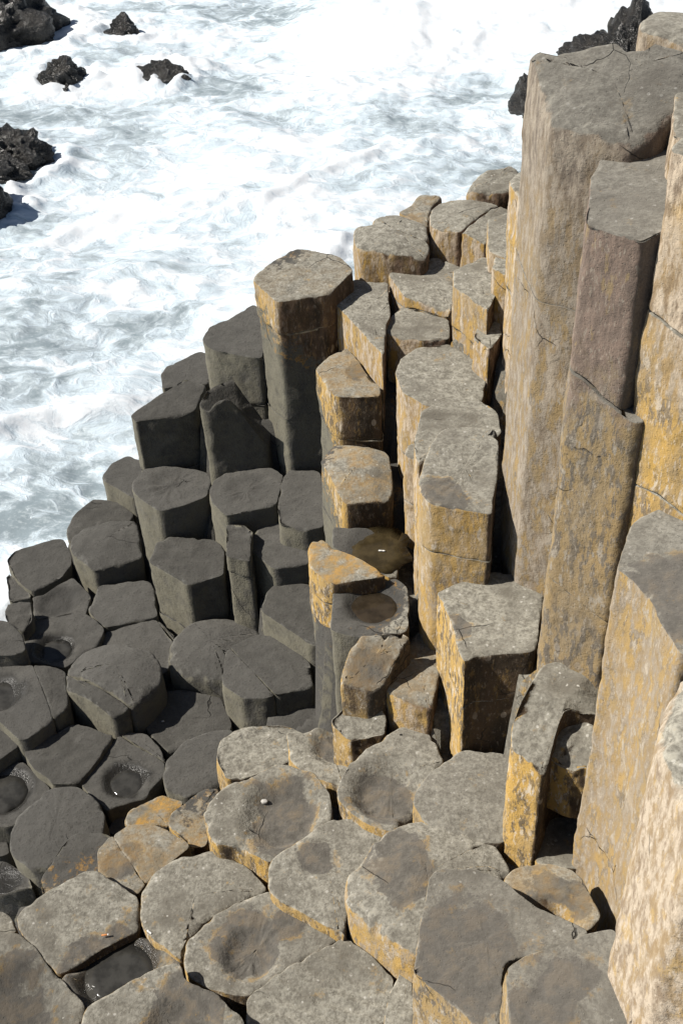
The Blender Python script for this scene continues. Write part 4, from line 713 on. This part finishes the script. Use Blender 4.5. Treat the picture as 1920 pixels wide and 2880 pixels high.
# ---------------------------------------------------------------- wet boulders standing in the surf
import bmesh
def boulder(label, x, y, sx, sy, sz, seed, z0=0.0, rot=0.0, peak=0.0, sub=5):
    bm = bmesh.new(); bmesh.ops.create_icosphere(bm, subdivisions=sub, radius=1.0)
    V = np.array([v.co[:] for v in bm.verts]); F = [[v.index for v in f.verts] for f in bm.faces]; bm.free()
    n = V.copy()
    f = 1 + .28 * (1 - 2 * np.abs(fbm(n + seed * 9.1, 1.5, 2, seed))) * .6 + .22 * fbm(n + seed * 3.3, 3.2, 4, seed + 9) + .05 * fbm(n, 11, 3, seed)
    V = V * f[:, None]
    V[:, 2] = V[:, 2] + peak * np.exp(-((V[:, 0] - .15) ** 2 + V[:, 1] ** 2) / .18)
    c, s = math.cos(rot), math.sin(rot)
    X = V[:, 0] * sx; Y = V[:, 1] * sy
    W_ = np.column_stack([X * c - Y * s + x, X * s + Y * c + y, V[:, 2] * sz + z0])
    o = mesh('sea_boulder', W_, F, [BOU]); tag(o, label, 'boulder')
boulder('big black boulder cut by the top left corner of the photo', -4.95, 19.3, .88, .8, .74, 3, -.05)
boulder('small pointed black rock in the foam right of the corner boulder', -3.0, 18.9, .24, .24, .22, 5, -.02, peak=.5)
boulder('round knobbly brown-black boulder alone in swirling water, left of centre of the sea', -3.6, 16.8, .29, .27, .36, 8, .0)
boulder('low flat dark rock awash right of the round knobbly boulder', -2.25, 16.8, .42, .22, .24, 12, .03, rot=-.35)
boulder('long black rock at the left edge, its upper shelf streaming with water', -3.9, 14.45, .46, .3, .32, 15, .0)
boulder('lower front shelf of black rock at the left edge of the sea', -4.05, 14.0, .36, .25, .18, 18, 0)
boulder('dark boulder mostly cut off by the left edge, nearest to the shore', -4.08, 12.9, .36, .4, .46, 21, .05)
boulder('tall black dripping rock standing in the breakers behind the great domed column', 4.42, 16.9, .34, .4, .58, 25, .0, peak=.2)
boulder('low black ridge sloping into the white breakers beside the tall dripping rock', 3.95, 16.9, .45, .35, .32, 27, .0, rot=.1)
boulder('black wet rock seen just left of the great domed column', 2.93, 15.3, .36, .4, .40, 31, .03)


# ---------------------------------------------------------------- pools of still water, pebbles and litter
def pool(label, key, x, y, r, dz, seed, sy=1.0, m_=None):
    z = float(ZT[key][0](np.array([[x, y]]))[0]) + dz
    m = 40; a = np.arange(m) * 2 * math.pi / m
    ring = np.column_stack([np.cos(a), np.sin(a), np.zeros(m)]); rr = r * (1 + .22 * fbm(ring, 1.6, 3, seed))
    V = [[x, y, z]]; 
    for k in (.5, 1): V += [[x + rr[i] * k * math.cos(a[i]), y + rr[i] * k * math.sin(a[i]) * sy, z] for i in range(m)]
    V += [[x + rr[i] * .8 * math.cos(a[i]), y + rr[i] * .8 * math.sin(a[i]) * sy, z - .03] for i in range(m)]
    F = [[0, 1 + i, 1 + (i + 1) % m] for i in range(m)]
    for k in (0, 1): F += [[1 + k * m + i, 1 + (k + 1) * m + i, 1 + (k + 1) * m + (i + 1) % m, 1 + k * m + (i + 1) % m] for i in range(m)]
    F.append([1 + 2 * m + i for i in range(m)][::-1])
    tag(mesh('rock_pool', V, F, [m_ or POOL]), label, 'rock pool', 'pools of water standing in the column tops')
pool('round dark pool in the basin above and left of the cracked dome', 'E3', -1.81, 5.11, .125, .014, 1)
pool('large round dark pool in the column at the left edge', 'E9', -1.94, 4.05, .17, .022, 2)
pool('glistening pool cut by the left edge, in the wide dark column', 'E6', -2.03, 4.62, .145, .018, 3)
pool('small black pool in the basin of the cracked-corner column', 'E11', -1.26, 4.05, .12, .016, 4)
pool('long shaded pool near the bottom left of the photo', 'G14', -1.05, 2.62, .20, .028, 5, .8)
pool('rusty brown pool beside the yellow wedge-shaped column top', 'R12', .14, 4.13, .17, .013, 6, .8, RUST)
pool('brown puddle on the ledge under the domed ochre column', 'R10', .18, 4.63, .19, .007, 7, 1.0, OLIVE)


def lump(name, label, cat, x, y, z, r, m, seed, group=None):
    bm = bmesh.new(); bmesh.ops.create_icosphere(bm, subdivisions=3, radius=1.0)
    V = np.array([v.co[:] for v in bm.verts]); F = [[v.index for v in f.verts] for f in bm.faces]; bm.free()
    V = V * (1 + .25 * fbm(V + seed, 1.3, 3, seed))[:, None] * np.array([r, r * .8, r * .55]) + [x, y, z]
    tag(mesh(name, V, F, [m]), label, cat, group)
def butt(label, x, y, z, ang, L, r, ma, mb, split=.6):
    root = bpy.data.objects.new('cigarette_butt', None); link(root); root.location = (x, y, z); root.rotation_euler = (0, 0, ang); root.empty_display_size = .01
    tag(root, label, 'cigarette butt', 'cigarette butts dropped on the rocks')
    for nm, a, b, mt in (('filter', -L / 2, -L / 2 + L * split, ma), ('paper', -L / 2 + L * split, L / 2, mb)):
        V = []; m = 14
        for xx, k in ((a, .8), (a + .0008, 1), (b - .0008, 1.0), (b, .85)):
            V += [[xx, r * k * math.cos(t * 2 * math.pi / m), r * k * math.sin(t * 2 * math.pi / m) * .85] for t in range(m)]
        F = [[k * m + i, k * m + (i + 1) % m, (k + 1) * m + (i + 1) % m, (k + 1) * m + i] for k in range(3) for i in range(m)]
        F += [list(range(m))[::-1], [3 * m + i for i in range(m)]]
        mesh(nm, V, F, [mt], parent=root)
def zat(key, x, y): return float(ZT[key][0](np.array([[x, y]]))[0])
WHITE = plain('white_paper', (.75, .74, .70)); ORANGE = plain('orange_filter_paper', (.62, .25, .08)); QZ = plain('pale_pebble_stone', (.50, .48, .44))
butt('orange cigarette butt lying on the broad pale column at lower left', -1.117, 2.777, zat('G13', -1.117, 2.777) + .010, .1, .032, .0042, ORANGE, WHITE, .8)
butt('white cigarette butt on the rim above the shaded pool', -.920, 2.765, zat('G8', -.920, 2.765) + .010, -.7, .026, .0042, WHITE, WHITE, .5)
butt('white cigarette butt lying in the brown puddle', .201, 4.618, zat('R10', .201, 4.618) + .016, -.15, .034, .004, WHITE, WHITE, .6)
butt('white stub in the gap at the right end of the shaded pool', -.825, 2.68, zat('G14', -.825, 2.68) + .012, -.9, .02, .004, WHITE, ORANGE, .7)
lump('pebble', 'pale pebble in the wide dry brown basin', 'pebble', -.426, 3.364, zat('G4', -.426, 3.364) + .006, .016, QZ, 3)
lump('pebble', 'tiny white pebble on the dark column between the two domes', 'pebble', -1.091, 4.48, zat('E12', -1.091, 4.48) + .004, .008, QZ, 5)
lump('pebble', 'small pebble in the curved trough at the foot of the yellow slab', 'pebble', .71, 2.397, zat('G20', .71, 2.397) + .006, .010, QZ, 7)
lump('pebble', 'tiny pale pebble on the mottled brown column in front of the rusty pool', 'pebble', .113, 3.624, zat('R14', .113, 3.624) + .003, .007, QZ, 9)
